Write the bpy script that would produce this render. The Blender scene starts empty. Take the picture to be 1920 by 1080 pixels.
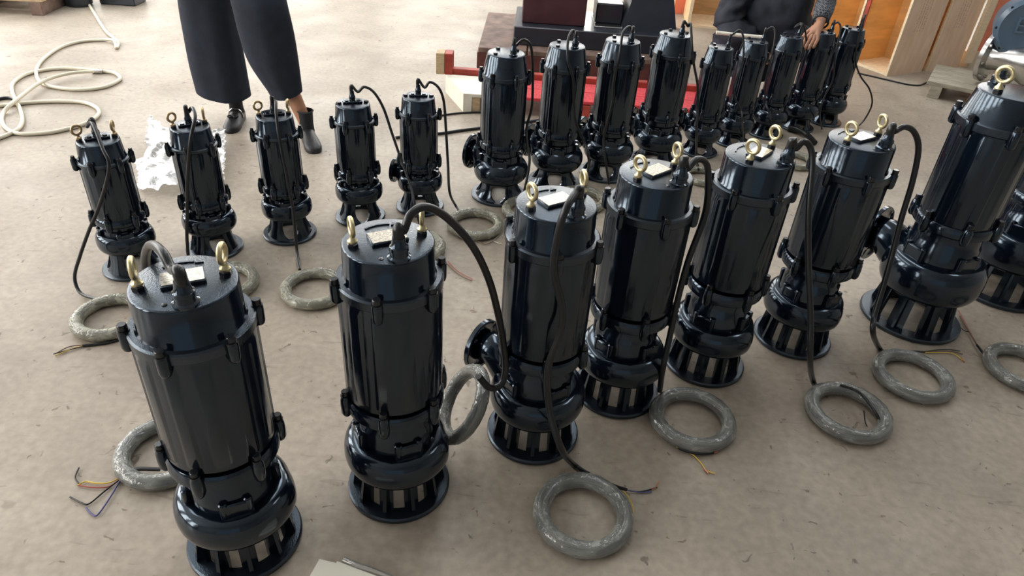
import bpy, bmesh, math, random
from mathutils import Vector, Matrix, noise

S = bpy.context.scene
COL = S.collection
R = math.radians
PI = math.pi
rng = random.Random(7)

# ------------------------------------------------------------------ camera
FPX, PITCH, ROLL, CAMH = 1315.0, 0.598, 0.072, 1.56
_r = Vector((1, 0, 0)); _f = Vector((0, math.cos(PITCH), -math.sin(PITCH))); _u = _r.cross(_f)
CR = _r * math.cos(ROLL) + _u * math.sin(ROLL)
CU = -_r * math.sin(ROLL) + _u * math.cos(ROLL)
CF = _f
cam = bpy.data.objects.new('camera', bpy.data.cameras.new('camera'))
COL.objects.link(cam)
cam.data.sensor_fit = 'HORIZONTAL'; cam.data.sensor_width = 36.0
cam.data.lens = 36.0 * FPX / 1920.0
cam.data.clip_start = 0.02
m = Matrix((CR, CU, -CF)).transposed().to_4x4(); m.translation = Vector((0, 0, CAMH))
cam.matrix_world = m
S.camera = cam

# ------------------------------------------------------------------ world, exposure
w = bpy.data.worlds.new('world'); S.world = w; w.use_nodes = True
w.node_tree.nodes['Background'].inputs[0].default_value = (0.75, 0.83, 0.95, 1)
w.node_tree.nodes['Background'].inputs[1].default_value = 0.6
S.view_settings.view_transform = 'Standard'
try: S.view_settings.look = 'None'
except Exception: pass
S.view_settings.gamma = 1.0
S.view_settings.use_curve_mapping = False
S.view_settings.exposure = 0.0
WIN_BACK = 6.4      # daylight in the far wall's windows
WIN_LEFT = 12.0     # daylight in the left wall's windows
FILL_ROOF = 6.6      # glow of the roof strips added as fill
FILL_FRONT = 0.4     # bluish fill from a glowing panel added behind the camera

def ray(px, py):
    return (CF * FPX + CR * (px - 960) + CU * (540 - py)).normalized()
def G(px, py, z=0.0):                       # point at height z
    d = ray(px, py); t = (z - CAMH) / d.z
    return Vector((d.x * t, d.y * t, z))
def AT(px, py, Y):                          # point at depth Y
    d = ray(px, py); t = Y / d.y
    return Vector((d.x * t, Y, CAMH + d.z * t))

# ------------------------------------------------------------------ materials
def mat(name, col, rough=0.5, metal=0.0, coat=0.0, var=0.0, vscale=8.0, bump=0.0, bscale=60.0, col2=None, spec=0.5, alpha=1.0, stretch=None, detail=4):
    M = bpy.data.materials.new(name); M.use_nodes = True
    nt = M.node_tree; b = nt.nodes['Principled BSDF']
    b.inputs['Base Color'].default_value = (*col, 1); b.inputs['Roughness'].default_value = rough
    b.inputs['Metallic'].default_value = metal; b.inputs['Coat Weight'].default_value = coat
    b.inputs['Coat Roughness'].default_value = 0.12
    b.inputs['Specular IOR Level'].default_value = spec; b.inputs['Alpha'].default_value = alpha
    tc = nt.nodes.new('ShaderNodeTexCoord'); vec = tc.outputs['Object']
    if stretch:
        mp = nt.nodes.new('ShaderNodeMapping'); mp.inputs['Scale'].default_value = stretch
        nt.links.new(vec, mp.inputs[0]); vec = mp.outputs[0]
    if var or col2:
        n = nt.nodes.new('ShaderNodeTexNoise'); n.inputs['Scale'].default_value = vscale; n.inputs['Detail'].default_value = detail
        nt.links.new(vec, n.inputs['Vector'])
        rp = nt.nodes.new('ShaderNodeValToRGB')
        c2 = col2 if col2 else tuple(min(1, c * (1 + var)) for c in col)
        c1 = col if col2 else tuple(c * (1 - var) for c in col)
        rp.color_ramp.elements[0].position = 0.35; rp.color_ramp.elements[1].position = 0.68
        rp.color_ramp.elements[0].color = (*c1, 1); rp.color_ramp.elements[1].color = (*c2, 1)
        nt.links.new(n.outputs[0], rp.inputs[0]); nt.links.new(rp.outputs[0], b.inputs['Base Color'])
    if bump:
        n2 = nt.nodes.new('ShaderNodeTexNoise'); n2.inputs['Scale'].default_value = bscale; n2.inputs['Detail'].default_value = 3
        nt.links.new(vec, n2.inputs['Vector'])
        bp = nt.nodes.new('ShaderNodeBump'); bp.inputs['Strength'].default_value = bump; bp.inputs['Distance'].default_value = 0.004
        nt.links.new(n2.outputs[0], bp.inputs['Height']); nt.links.new(bp.outputs[0], b.inputs['Normal'])
    return M

MT = {}
MT['paint'] = mat('black_gloss_paint', (0.0026, 0.0050, 0.0105), 0.14, spec=0.85, bump=0.06, bscale=60)
MT['lid'] = mat('black_cast_paint', (0.006, 0.0085, 0.014), 0.22, spec=1.0, bump=0.22, bscale=330)
for k_ in ('paint', 'lid'): MT[k_].node_tree.nodes['Principled BSDF'].inputs['Specular Tint'].default_value = (0.68, 0.84, 1.0, 1)
MT['rubber'] = mat('black_rubber', (0.009, 0.010, 0.012), 0.33, bump=0.08, bscale=200)
MT['brass'] = mat('zinc_yellow_steel', (0.66, 0.57, 0.34), 0.34, metal=0.85, var=0.16, vscale=60)
MT['copperish'] = mat('tarnished_eyebolt_steel', (0.50, 0.38, 0.23), 0.36, metal=0.8, var=0.25, vscale=60)
MT['steelbolt'] = mat('black_bolt', (0.010, 0.012, 0.016), 0.22)
MT['wood'] = mat('plywood', (0.66, 0.44, 0.23), 0.6, var=0.14, vscale=5, stretch=(1, 1, 6), bump=0.05)
MT['woodedge'] = mat('plywood_edge', (0.86, 0.70, 0.48), 0.6, var=0.10, vscale=30, stretch=(1, 1, 8))
MT['wood_orange_lit'] = mat('plywood_inside_orange_lit', (0.80, 0.50, 0.21), 0.55, var=0.12, vscale=4, stretch=(1, 1, 5))  # orange light inside the crates is put into this plywood colour
MT['redwood'] = mat('red_painted_wood', (0.40, 0.055, 0.035), 0.55, var=0.25, vscale=14)
MT['redbright'] = mat('bright_red_felt', (0.60, 0.05, 0.06), 0.75, var=0.25, vscale=60, bump=0.3, bscale=300)
MT['redpanel'] = mat('orange_red_panel', (0.78, 0.22, 0.13), 0.55, var=0.08, vscale=5)
MT['whiteboard'] = mat('pale_plank', (0.85, 0.80, 0.68), 0.55, var=0.08, vscale=8, stretch=(1, 6, 1))
MT['palewood'] = mat('pale_end_grain', (0.56, 0.42, 0.26), 0.7, var=0.18, vscale=30, stretch=(1, 1, 8))
MT['brownwood'] = mat('old_brown_pallet_wood', (0.18, 0.12, 0.095), 0.75, var=0.35, vscale=12, bump=0.2, bscale=50)
MT['greywood'] = mat('grey_green_pallet_wood', (0.36, 0.33, 0.26), 0.75, var=0.2, vscale=10, stretch=(1, 6, 6), bump=0.15)
MT['darkmetal'] = mat('dark_blue_black_machine', (0.022, 0.028, 0.040), 0.38, coat=0.3, var=0.2)
MT['maroon'] = mat('dark_maroon_painted_wood', (0.11, 0.030, 0.026), 0.6, var=0.3, vscale=14)
MT['darkred'] = mat('dark_maroon_panel', (0.07, 0.025, 0.032), 0.45, var=0.2)
MT['inox'] = mat('stainless_steel', (0.62, 0.60, 0.58), 0.24, metal=1.0, var=0.08, vscale=20)
MT['blue'] = mat('slate_blue_enamel', (0.075, 0.125, 0.185), 0.35, coat=0.4, var=0.1)
MT['hose'] = mat('cream_hose', (0.74, 0.69, 0.55), 0.42)
MT['trouser'] = mat('navy_trouser_cloth', (0.012, 0.018, 0.032), 0.85, var=0.2, vscale=20, bump=0.1)
MT['jacket'] = mat('dark_navy_jacket_cloth', (0.017, 0.020, 0.032), 0.8, var=0.3, vscale=14, bump=0.9, bscale=16)
MT['skin'] = mat('skin', (0.40, 0.20, 0.12), 0.5, var=0.1, vscale=30)
MT['hair'] = mat('dark_hair', (0.012, 0.010, 0.009), 0.6)
MT['shoe'] = mat('black_shoe', (0.016, 0.016, 0.018), 0.45, var=0.3, vscale=40, bump=0.3, bscale=90)
MT['sock'] = mat('dark_sock', (0.020, 0.022, 0.026), 0.9)
MT['paper'] = mat('cream_paper', (0.78, 0.75, 0.64), 0.55)
MT['yellow'] = mat('yellow_wire', (0.75, 0.52, 0.08), 0.5)
MT['copper'] = mat('bare_copper', (0.72, 0.30, 0.18), 0.35, metal=0.8)
MT['bluewire'] = mat('blue_wire', (0.10, 0.10, 0.25), 0.5)
MT['brownwire'] = mat('brown_wire', (0.14, 0.075, 0.04), 0.5)
MT['redwire'] = mat('red_wire', (0.40, 0.10, 0.07), 0.5)
MT['wall'] = mat('painted_wall', (0.24, 0.24, 0.235), 0.8, var=0.05, vscale=1)
MT['ceil'] = mat('grey_roof_sheet', (0.42, 0.43, 0.44), 0.7)
MT['frame'] = mat('window_frame_grey', (0.35, 0.36, 0.37), 0.5)
MT['carton'] = mat('pale_cardboard', (0.66, 0.55, 0.40), 0.7, var=0.06)

def emis(name, col, st):
    M = bpy.data.materials.new(name); M.use_nodes = True; nt = M.node_tree
    for n in list(nt.nodes):
        if n.type != 'OUTPUT_MATERIAL': nt.nodes.remove(n)
    e = nt.nodes.new('ShaderNodeEmission'); e.inputs[0].default_value = (*col, 1); e.inputs[1].default_value = st
    nt.links.new(e.outputs[0], [n for n in nt.nodes if n.type == 'OUTPUT_MATERIAL'][0].inputs[0])
    return M
MT['day_back'] = emis('daylit_pane_far', (1.0, 0.97, 0.92), WIN_BACK)
MT['day_left'] = emis('daylit_pane_side', (1.0, 0.97, 0.93), WIN_LEFT)
MT['fill_roof'] = emis('fill_skylight_glow', (0.93, 0.97, 1.0), FILL_ROOF)
MT['fill_front'] = emis('bluish_fill_glow', (0.70, 0.86, 1.0), FILL_FRONT)

def film(name, tint, veil, uv=True):
    """clear film: transparent with sharp glints and a thin milky veil"""
    M = bpy.data.materials.new(name); M.use_nodes = True; nt = M.node_tree; L = nt.links
    nt.nodes.remove(nt.nodes['Principled BSDF']); out_ = [n for n in nt.nodes if n.type == 'OUTPUT_MATERIAL'][0]
    tc = nt.nodes.new('ShaderNodeTexCoord')
    def nz(sc, d, dist, stretch):
        mp = nt.nodes.new('ShaderNodeMapping'); mp.inputs['Scale'].default_value = stretch
        L.new(tc.outputs['UV' if uv else 'Object'], mp.inputs[0])
        n = nt.nodes.new('ShaderNodeTexNoise'); n.inputs['Scale'].default_value = sc; n.inputs['Detail'].default_value = d; n.inputs['Distortion'].default_value = dist
        L.new(mp.outputs[0], n.inputs['Vector']); return n.outputs[0]
    bp = nt.nodes.new('ShaderNodeBump'); bp.inputs['Strength'].default_value = 0.8; bp.inputs['Distance'].default_value = 0.008
    L.new(nz(1.0, 3, 1.0, (26, 4, 1) if uv else (40, 40, 40)), bp.inputs['Height'])
    tr = nt.nodes.new('ShaderNodeBsdfTransparent'); gl = nt.nodes.new('ShaderNodeBsdfGlossy'); gl.inputs['Roughness'].default_value = 0.12; gl.inputs['Color'].default_value = (1, 1, 1, 1)
    L.new(bp.outputs[0], gl.inputs['Normal'])
    fr = nt.nodes.new('ShaderNodeFresnel'); fr.inputs['IOR'].default_value = 1.75; L.new(bp.outputs[0], fr.inputs['Normal'])
    m1 = nt.nodes.new('ShaderNodeMixShader'); L.new(fr.outputs[0], m1.inputs[0]); L.new(tr.outputs[0], m1.inputs[1]); L.new(gl.outputs[0], m1.inputs[2])
    df = nt.nodes.new('ShaderNodeBsdfDiffuse'); df.inputs['Color'].default_value = (*tint, 1)
    mr = nt.nodes.new('ShaderNodeMapRange'); mr.inputs[1].default_value = 0.45; mr.inputs[2].default_value = 0.72
    mr.inputs[3].default_value = veil; mr.inputs[4].default_value = min(1, veil + 0.22)
    L.new(nz(1.0, 4, 0.5, (16, 5, 1) if uv else (14, 14, 14)), mr.inputs[0])
    m2 = nt.nodes.new('ShaderNodeMixShader'); L.new(mr.outputs[0], m2.inputs[0]); L.new(m1.outputs[0], m2.inputs[1]); L.new(df.outputs[0], m2.inputs[2])
    L.new(m2.outputs[0], out_.inputs[0])
    return M
MT['film'] = film('clear_stretch_film', (0.70, 0.71, 0.65), 0.17)
MT['filmy'] = film('yellowish_stretch_film', (0.76, 0.74, 0.58), 0.24)
MT['sheet'] = film('crumpled_white_film', (0.66, 0.66, 0.64), 0.50, False)

def plate_mat():
    M = mat('nameplate_metal', (0.58, 0.55, 0.47), 0.3, metal=0.8); nt = M.node_tree; b = nt.nodes['Principled BSDF']
    tc = nt.nodes.new('ShaderNodeTexCoord'); mp = nt.nodes.new('ShaderNodeMapping'); mp.inputs['Scale'].default_value = (180, 420, 1)
    nt.links.new(tc.outputs['Object'], mp.inputs[0])
    v = nt.nodes.new('ShaderNodeTexNoise'); v.inputs['Scale'].default_value = 1.0; v.inputs['Detail'].default_value = 2
    nt.links.new(mp.outputs[0], v.inputs['Vector'])
    rp = nt.nodes.new('ShaderNodeValToRGB'); rp.color_ramp.elements[0].position = 0.40; rp.color_ramp.elements[1].position = 0.56
    rp.color_ramp.elements[0].color = (0.36, 0.33, 0.27, 1); rp.color_ramp.elements[1].color = (0.66, 0.62, 0.54, 1)
    nt.links.new(v.outputs[0], rp.inputs[0]); nt.links.new(rp.outputs[0], b.inputs['Base Color'])
    return M
MT['plate'] = plate_mat()

def floor_mat():
    M = bpy.data.materials.new('worn_concrete'); M.use_nodes = True; nt = M.node_tree; b = nt.nodes['Principled BSDF']; L = nt.links
    tc = nt.nodes.new('ShaderNodeTexCoord')
    def nz(s, d, dist=0.0, st=None):
        n = nt.nodes.new('ShaderNodeTexNoise'); n.inputs['Scale'].default_value = s; n.inputs['Detail'].default_value = d; n.inputs['Distortion'].default_value = dist
        v = tc.outputs['Object']
        if st:
            mp = nt.nodes.new('ShaderNodeMapping'); mp.inputs['Scale'].default_value = st; L.new(v, mp.inputs[0]); v = mp.outputs[0]
        L.new(v, n.inputs['Vector']); return n.outputs[0]
    def ramp(i, p0, p1, c0, c1):
        r = nt.nodes.new('ShaderNodeValToRGB'); r.color_ramp.elements[0].position = p0; r.color_ramp.elements[1].position = p1
        r.color_ramp.elements[0].color = (*c0, 1); r.color_ramp.elements[1].color = (*c1, 1); L.new(i, r.inputs[0]); return r.outputs[0]
    def mul(a, c, fac=1.0):
        x = nt.nodes.new('ShaderNodeMix'); x.data_type = 'RGBA'; x.blend_type = 'MULTIPLY'; x.inputs[0].default_value = fac
        L.new(a, x.inputs[6]); L.new(c, x.inputs[7]); return x.outputs[2]
    base = ramp(nz(0.9, 6, 0.4), 0.36, 0.66, (0.335, 0.284, 0.230), (0.412, 0.357, 0.290))
    blot = ramp(nz(3.2, 5, 0.6), 0.32, 0.62, (0.86, 0.85, 0.84), (1.06, 1.06, 1.05))
    c = mul(base, blot)
    fine = ramp(nz(40, 6), 0.3, 0.7, (0.86, 0.86, 0.86), (1.10, 1.10, 1.10)); c = mul(c, fine)
    sp = ramp(nz(26, 4, 0.8), 0.295, 0.335, (0.48, 0.45, 0.43), (1, 1, 1)); c = mul(c, sp, 0.9)
    scr = ramp(nz(7, 3, 1.0, (1, 5, 1)), 0.28, 0.34, (0.80, 0.79, 0.78), (1, 1, 1)); c = mul(c, scr)
    L.new(c, b.inputs['Base Color'])
    rr = ramp(nz(2.0, 5, 0.5), 0.3, 0.7, (0.34, 0.34, 0.34), (0.52, 0.52, 0.52)); L.new(rr, b.inputs['Roughness'])
    b.inputs['Specular IOR Level'].default_value = 0.30
    bp = nt.nodes.new('ShaderNodeBump'); bp.inputs['Strength'].default_value = 0.22; bp.inputs['Distance'].default_value = 0.004
    L.new(nz(30, 6), bp.inputs['Height']); L.new(bp.outputs[0], b.inputs['Normal'])
    return M
MT['floor'] = floor_mat()

def print_mat():       # plywood with faded stencilled lines of print running up the panel
    M = mat('printed_plywood', (0.62, 0.43, 0.28), 0.6); nt = M.node_tree; b = nt.nodes['Principled BSDF']; L = nt.links
    tc = nt.nodes.new('ShaderNodeTexCoord')
    n = nt.nodes.new('ShaderNodeTexNoise'); n.inputs['Scale'].default_value = 5; n.inputs['Detail'].default_value = 5
    mp0 = nt.nodes.new('ShaderNodeMapping'); mp0.inputs['Scale'].default_value = (4, 1, 1); L.new(tc.outputs['Object'], mp0.inputs[0]); L.new(mp0.outputs[0], n.inputs['Vector'])
    rp = nt.nodes.new('ShaderNodeValToRGB'); rp.color_ramp.elements[0].color = (0.74, 0.52, 0.36, 1); rp.color_ramp.elements[1].color = (0.86, 0.65, 0.48, 1)
    rp.color_ramp.elements[0].position = 0.3; rp.color_ramp.elements[1].position = 0.7
    L.new(n.outputs[0], rp.inputs[0])
    sx = nt.nodes.new('ShaderNodeSeparateXYZ'); L.new(tc.outputs['Object'], sx.inputs[0])
    def math_(op, a, c):
        k = nt.nodes.new('ShaderNodeMath'); k.operation = op
        for i, q in enumerate((a, c)):
            if q is None: continue
            if isinstance(q, (int, float)): k.inputs[i].default_value = q
            else: L.new(q, k.inputs[i])
        return k.outputs[0]
    rows = math_('SINE', math_('MULTIPLY', sx.outputs[0], 2 * PI / 0.030), None)
    rowm = math_('GREATER_THAN', rows, 0.1)
    mp = nt.nodes.new('ShaderNodeMapping'); mp.inputs['Scale'].default_value = (120, 1, 90); L.new(tc.outputs['Object'], mp.inputs[0])
    g = nt.nodes.new('ShaderNodeTexNoise'); g.inputs['Scale'].default_value = 1; g.inputs['Detail'].default_value = 1; L.new(mp.outputs[0], g.inputs['Vector'])
    gm = math_('GREATER_THAN', g.outputs[0], 0.50)
    inx = math_('MULTIPLY', math_('GREATER_THAN', sx.outputs[0], 0.10), math_('LESS_THAN', sx.outputs[0], 0.235))
    inz = math_('MULTIPLY', math_('GREATER_THAN', sx.outputs[2], 0.33), math_('LESS_THAN', sx.outputs[2], 0.95))
    k = math_('MULTIPLY', math_('MULTIPLY', math_('MULTIPLY', rowm, gm), math_('MULTIPLY', inx, inz)), 0.55)
    mx = nt.nodes.new('ShaderNodeMix'); mx.data_type = 'RGBA'; L.new(k, mx.inputs[0]); L.new(rp.outputs[0], mx.inputs[6]); mx.inputs[7].default_value = (0.36, 0.17, 0.11, 1)
    L.new(mx.outputs[2], b.inputs['Base Color'])
    return M
MT['print'] = print_mat()

def check_mat():       # small grey check woven on navy
    M = mat('checked_sleeve_cloth', (0.02, 0.023, 0.034), 0.85); nt = M.node_tree; b = nt.nodes['Principled BSDF']; L = nt.links
    tc = nt.nodes.new('ShaderNodeTexCoord')
    v = nt.nodes.new('ShaderNodeTexVoronoi'); v.inputs['Scale'].default_value = 75; v.feature = 'DISTANCE_TO_EDGE'; v.inputs['Randomness'].default_value = 0.35
    L.new(tc.outputs['Object'], v.inputs['Vector'])
    rp = nt.nodes.new('ShaderNodeValToRGB'); rp.color_ramp.elements[0].position = 0.05; rp.color_ramp.elements[1].position = 0.16
    rp.color_ramp.elements[0].color = (0.13, 0.14, 0.15, 1); rp.color_ramp.elements[1].color = (0.012, 0.014, 0.022, 1)
    L.new(v.outputs[0], rp.inputs[0]); L.new(rp.outputs[0], b.inputs['Base Color'])
    return M
MT['check'] = check_mat()

# ------------------------------------------------------------------ mesh helpers
class MB:
    def __init__(s): s.v = []; s.f = []
    def add(s, vs, fs, M=None):
        o = len(s.v)
        s.v += [tuple(M @ Vector(p)) if M is not None else tuple(p) for p in vs]
        s.f += [tuple(i + o for i in f) for f in fs]
        return s
    def lathe(s, prof, seg=40, M=None, fn=None):
        vs = []; fs = []; n = len(prof)
        for k in range(seg):
            a = 2 * PI * k / seg
            for (r, z) in prof:
                q = r + (fn(a, r, z) if fn else 0)
                vs.append((q * math.cos(a), q * math.sin(a), z))
        for k in range(seg):
            k2 = (k + 1) % seg
            for i in range(n - 1):
                if prof[i][0] < 1e-6 and prof[i + 1][0] < 1e-6: continue
                if prof[i][0] < 1e-6: fs.append((k * n + i, k * n + i + 1, k2 * n + i + 1))
                elif prof[i + 1][0] < 1e-6: fs.append((k * n + i, k * n + i + 1, k2 * n + i))
                else: fs.append((k * n + i, k * n + i + 1, k2 * n + i + 1, k2 * n + i))
        fs = [tuple(reversed(f)) for f in fs]
        return s.add(vs, fs, M)
    def cyl(s, r, z0, z1, seg=16, M=None, ch=0.0):
        p = [(0, z0), (r, z0), (r, z1 - ch), (r - ch, z1), (0, z1)] if ch else [(0, z0), (r, z0), (r, z1), (0, z1)]
        return s.lathe(p, seg, M)
    def tube(s, pts, rad, seg=8, caps=True):
        P = [Vector(p) for p in pts]; n = len(P)
        rr = rad if isinstance(rad, (list, tuple)) else [rad] * n
        T = [(P[min(i + 1, n - 1)] - P[max(i - 1, 0)]).normalized() for i in range(n)]
        ref = Vector((0, 0, 1)) if abs(T[0].z) < 0.9 else Vector((1, 0, 0))
        N = (ref - T[0] * ref.dot(T[0])).normalized(); vs = []; fs = []
        for i in range(n):
            N = (N - T[i] * N.dot(T[i]))
            N = N.normalized() if N.length > 1e-6 else Vector((1, 0, 0))
            B = T[i].cross(N)
            for k in range(seg):
                a = 2 * PI * k / seg
                vs.append(P[i] + (N * math.cos(a) + B * math.sin(a)) * rr[i])
        for i in range(n - 1):
            for k in range(seg):
                k2 = (k + 1) % seg
                fs.append((i * seg + k, i * seg + k2, (i + 1) * seg + k2, (i + 1) * seg + k))
        if caps:
            fs.append(tuple(reversed(range(seg)))); fs.append(tuple(range((n - 1) * seg, n * seg)))
        return s.add(vs, fs)
    def box(s, sx, sy, sz, M=None, ch=0.0):           # centred on x,y, bottom at z=0
        bm = bmesh.new(); bmesh.ops.create_cube(bm, size=1.0)
        for v in bm.verts: v.co = Vector((v.co.x * sx, v.co.y * sy, (v.co.z + 0.5) * sz))
        if ch: bmesh.ops.bevel(bm, geom=list(bm.edges), offset=ch, segments=1, affect='EDGES', profile=0.5)
        bm.verts.index_update()
        s.add([v.co.copy() for v in bm.verts], [tuple(v.index for v in f.verts) for f in bm.faces], M)
        bm.free(); return s
    def prism(s, poly, z0, z1, M=None):
        n = len(poly)
        vs = [(x, y, z0) for x, y in poly] + [(x, y, z1) for x, y in poly]
        fs = [tuple(reversed(range(n))), tuple(range(n, 2 * n))] + [(i, (i + 1) % n, n + (i + 1) % n, n + i) for i in range(n)]
        return s.add(vs, fs, M)
    def torus(s, Rm, rm, seg=32, sides=10, M=None):
        vs = []; fs = []
        for i in range(seg):
            a = 2 * PI * i / seg
            for k in range(sides):
                b = 2 * PI * k / sides
                q = Rm + rm * math.cos(b)
                vs.append((q * math.cos(a), q * math.sin(a), rm * math.sin(b)))
        for i in range(seg):
            for k in range(sides):
                i2 = (i + 1) % seg; k2 = (k + 1) % sides
                fs.append((i * sides + k, i2 * sides + k, i2 * sides + k2, i * sides + k2))
        return s.add(vs, fs, M)
    def mesh(s, name, material, sharp=38, smooth=True):
        me = bpy.data.meshes.new(name); me.from_pydata(s.v, [], s.f); me.update()
        bm = bmesh.new(); bm.from_mesh(me); bmesh.ops.recalc_face_normals(bm, faces=bm.faces); bm.to_mesh(me); bm.free()
        if smooth:
            me.polygons.foreach_set('use_smooth', [True] * len(me.polygons))
            try: me.set_sharp_from_angle(angle=R(sharp))
            except Exception: pass
        me.materials.append(MT[material] if isinstance(material, str) else material)
        return me

def T(x=0, y=0, z=0): return Matrix.Translation((x, y, z))
def RZ(a): return Matrix.Rotation(a, 4, 'Z')
def RX(a): return Matrix.Rotation(a, 4, 'X')
def RY(a): return Matrix.Rotation(a, 4, 'Y')

def ob(name, me, parent=None, M=None):
    o = bpy.data.objects.new(name, me); COL.objects.link(o)
    if parent is not None: o.parent = parent
    if M is not None: o.matrix_basis = M
    return o
def tag(o, label, cat, group=None):
    o['label'] = label; o['category'] = cat
    if group: o['group'] = group
    return o
def empty(name, label, cat, M=None, group=None):
    o = ob(name, None, None, M); o.empty_display_size = 0.1
    return tag(o, label, cat, group)
def struct(o):
    o['kind'] = 'structure'; return o
def spline(pts, per=8):                               # Catmull-Rom through points
    P = [Vector(p) for p in pts]; out = []
    for i in range(len(P) - 1):
        p0 = P[max(i - 1, 0)]; p1 = P[i]; p2 = P[i + 1]; p3 = P[min(i + 2, len(P) - 1)]
        for k in range(per):
            t = k / per; t2 = t * t; t3 = t2 * t
            out.append(0.5 * ((2 * p1) + (p2 - p0) * t + (2 * p0 - 5 * p1 + 4 * p2 - p3) * t2 + (3 * p1 - p0 - 3 * p2 + p3) * t3))
    out.append(P[-1]); return out

# ------------------------------------------------------------------ the hall (only its floor is in view)
X0, X1, Y0, Y1, ZC = -9.0, 9.0, -7.0, 12.5, 6.6
fl = ob('floor', MB().add([(X0, Y0, 0), (X1, Y0, 0), (X1, Y1, 0), (X0, Y1, 0)], [(0, 1, 2, 3)]).mesh('floor', 'floor')); struct(fl)
def wall(name, mb, mt='wall'): return struct(ob(name, mb.mesh(name, mt, smooth=False)))
WZ0, WZ1 = 1.3, 6.1
def wall_with_band(name, wins, along, pos, a0, a1):
    mb = MB()
    def seg(s0, s1, z0, z1):
        if along == 'x': mb.box(s1 - s0, 0.2, z1 - z0, T((s0 + s1) / 2, pos, z0))
        else: mb.box(0.2, s1 - s0, z1 - z0, T(pos, (s0 + s1) / 2, z0))
    seg(a0, a1, 0, WZ0); seg(a0, a1, WZ1, ZC)
    prev = a0
    for (s0, s1) in wins:
        seg(prev, s0, WZ0, WZ1); prev = s1
    seg(prev, a1, WZ0, WZ1)
    return wall(name, mb)
bw = [(-8.0 + 2.75 * i, -8.0 + 2.75 * i + 2.0) for i in range(6)]
lw = [(-5.0 + 3.0 * i, -5.0 + 3.0 * i + 1.9) for i in range(6)]
wall_with_band('wall_back', bw, 'x', Y1 + 0.1, X0, X1)
wall_with_band('wall_left', lw, 'y', X0 - 0.1, Y0, Y1)
wall('wall_right', MB().box(0.2, Y1 - Y0, ZC, T(X1 + 0.1, (Y0 + Y1) / 2, 0)))
wall('wall_front', MB().box(X1 - X0, 0.2, ZC, T(0, Y0 - 0.1, 0)))
wall('ceiling', MB().box(X1 - X0, Y1 - Y0, 0.15, T(0, (Y0 + Y1) / 2, ZC)), 'ceil')
wn = 0
def window(s0, s1, along, pos, mt):
    global wn; wn += 1
    cx = (s0 + s1) / 2; wd = s1 - s0; h = WZ1 - WZ0
    M = T(cx, pos, WZ0) if along == 'x' else T(pos, cx, WZ0) @ RZ(PI / 2)
    root = struct(ob('window_%d' % wn, None, None, M))
    ob('pane', MB().box(wd, 0.02, h).mesh('pane', mt, smooth=False), root)
    fr = MB()
    for x in (-wd / 2 + 0.03, 0, wd / 2 - 0.03): fr.box(0.06, 0.07, h, T(x, -0.02 if along == 'x' else -0.02, 0))
    for z in (0, h / 2 - 0.03, h - 0.06): fr.box(wd, 0.07, 0.06, T(0, -0.02, z))
    ob('window_frame', fr.mesh('window_frame', 'frame', smooth=False), root)
for a, b in bw: window(a, b, 'x', Y1 + 0.08, 'day_back')
for a, b in lw: window(a, b, 'y', X0 - 0.08, 'day_left')
for sx in (-5.0, 0.0, 5.0):
    wn += 1
    struct(ob('window_%d' % wn, MB().box(1.0, 8.6, 0.03, T(sx, 6.6, ZC - 0.04)).mesh('fill_skylight', 'fill_roof', smooth=False)))  # unseen glowing roof strips, added to fill and balance the floor light
struct(ob('fill_panel_1', MB().box(5.0, 0.04, 4.2, T(0.0, Y0 + 0.03, 0)).mesh('fill_panel', 'fill_front', smooth=False)))  # unseen glowing slab added behind the camera to tint the pump fronts blue

# ------------------------------------------------------------------ pumps
def superell(a, p): 
    c = math.cos(a); return math.copysign(abs(c) ** p, c)

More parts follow.
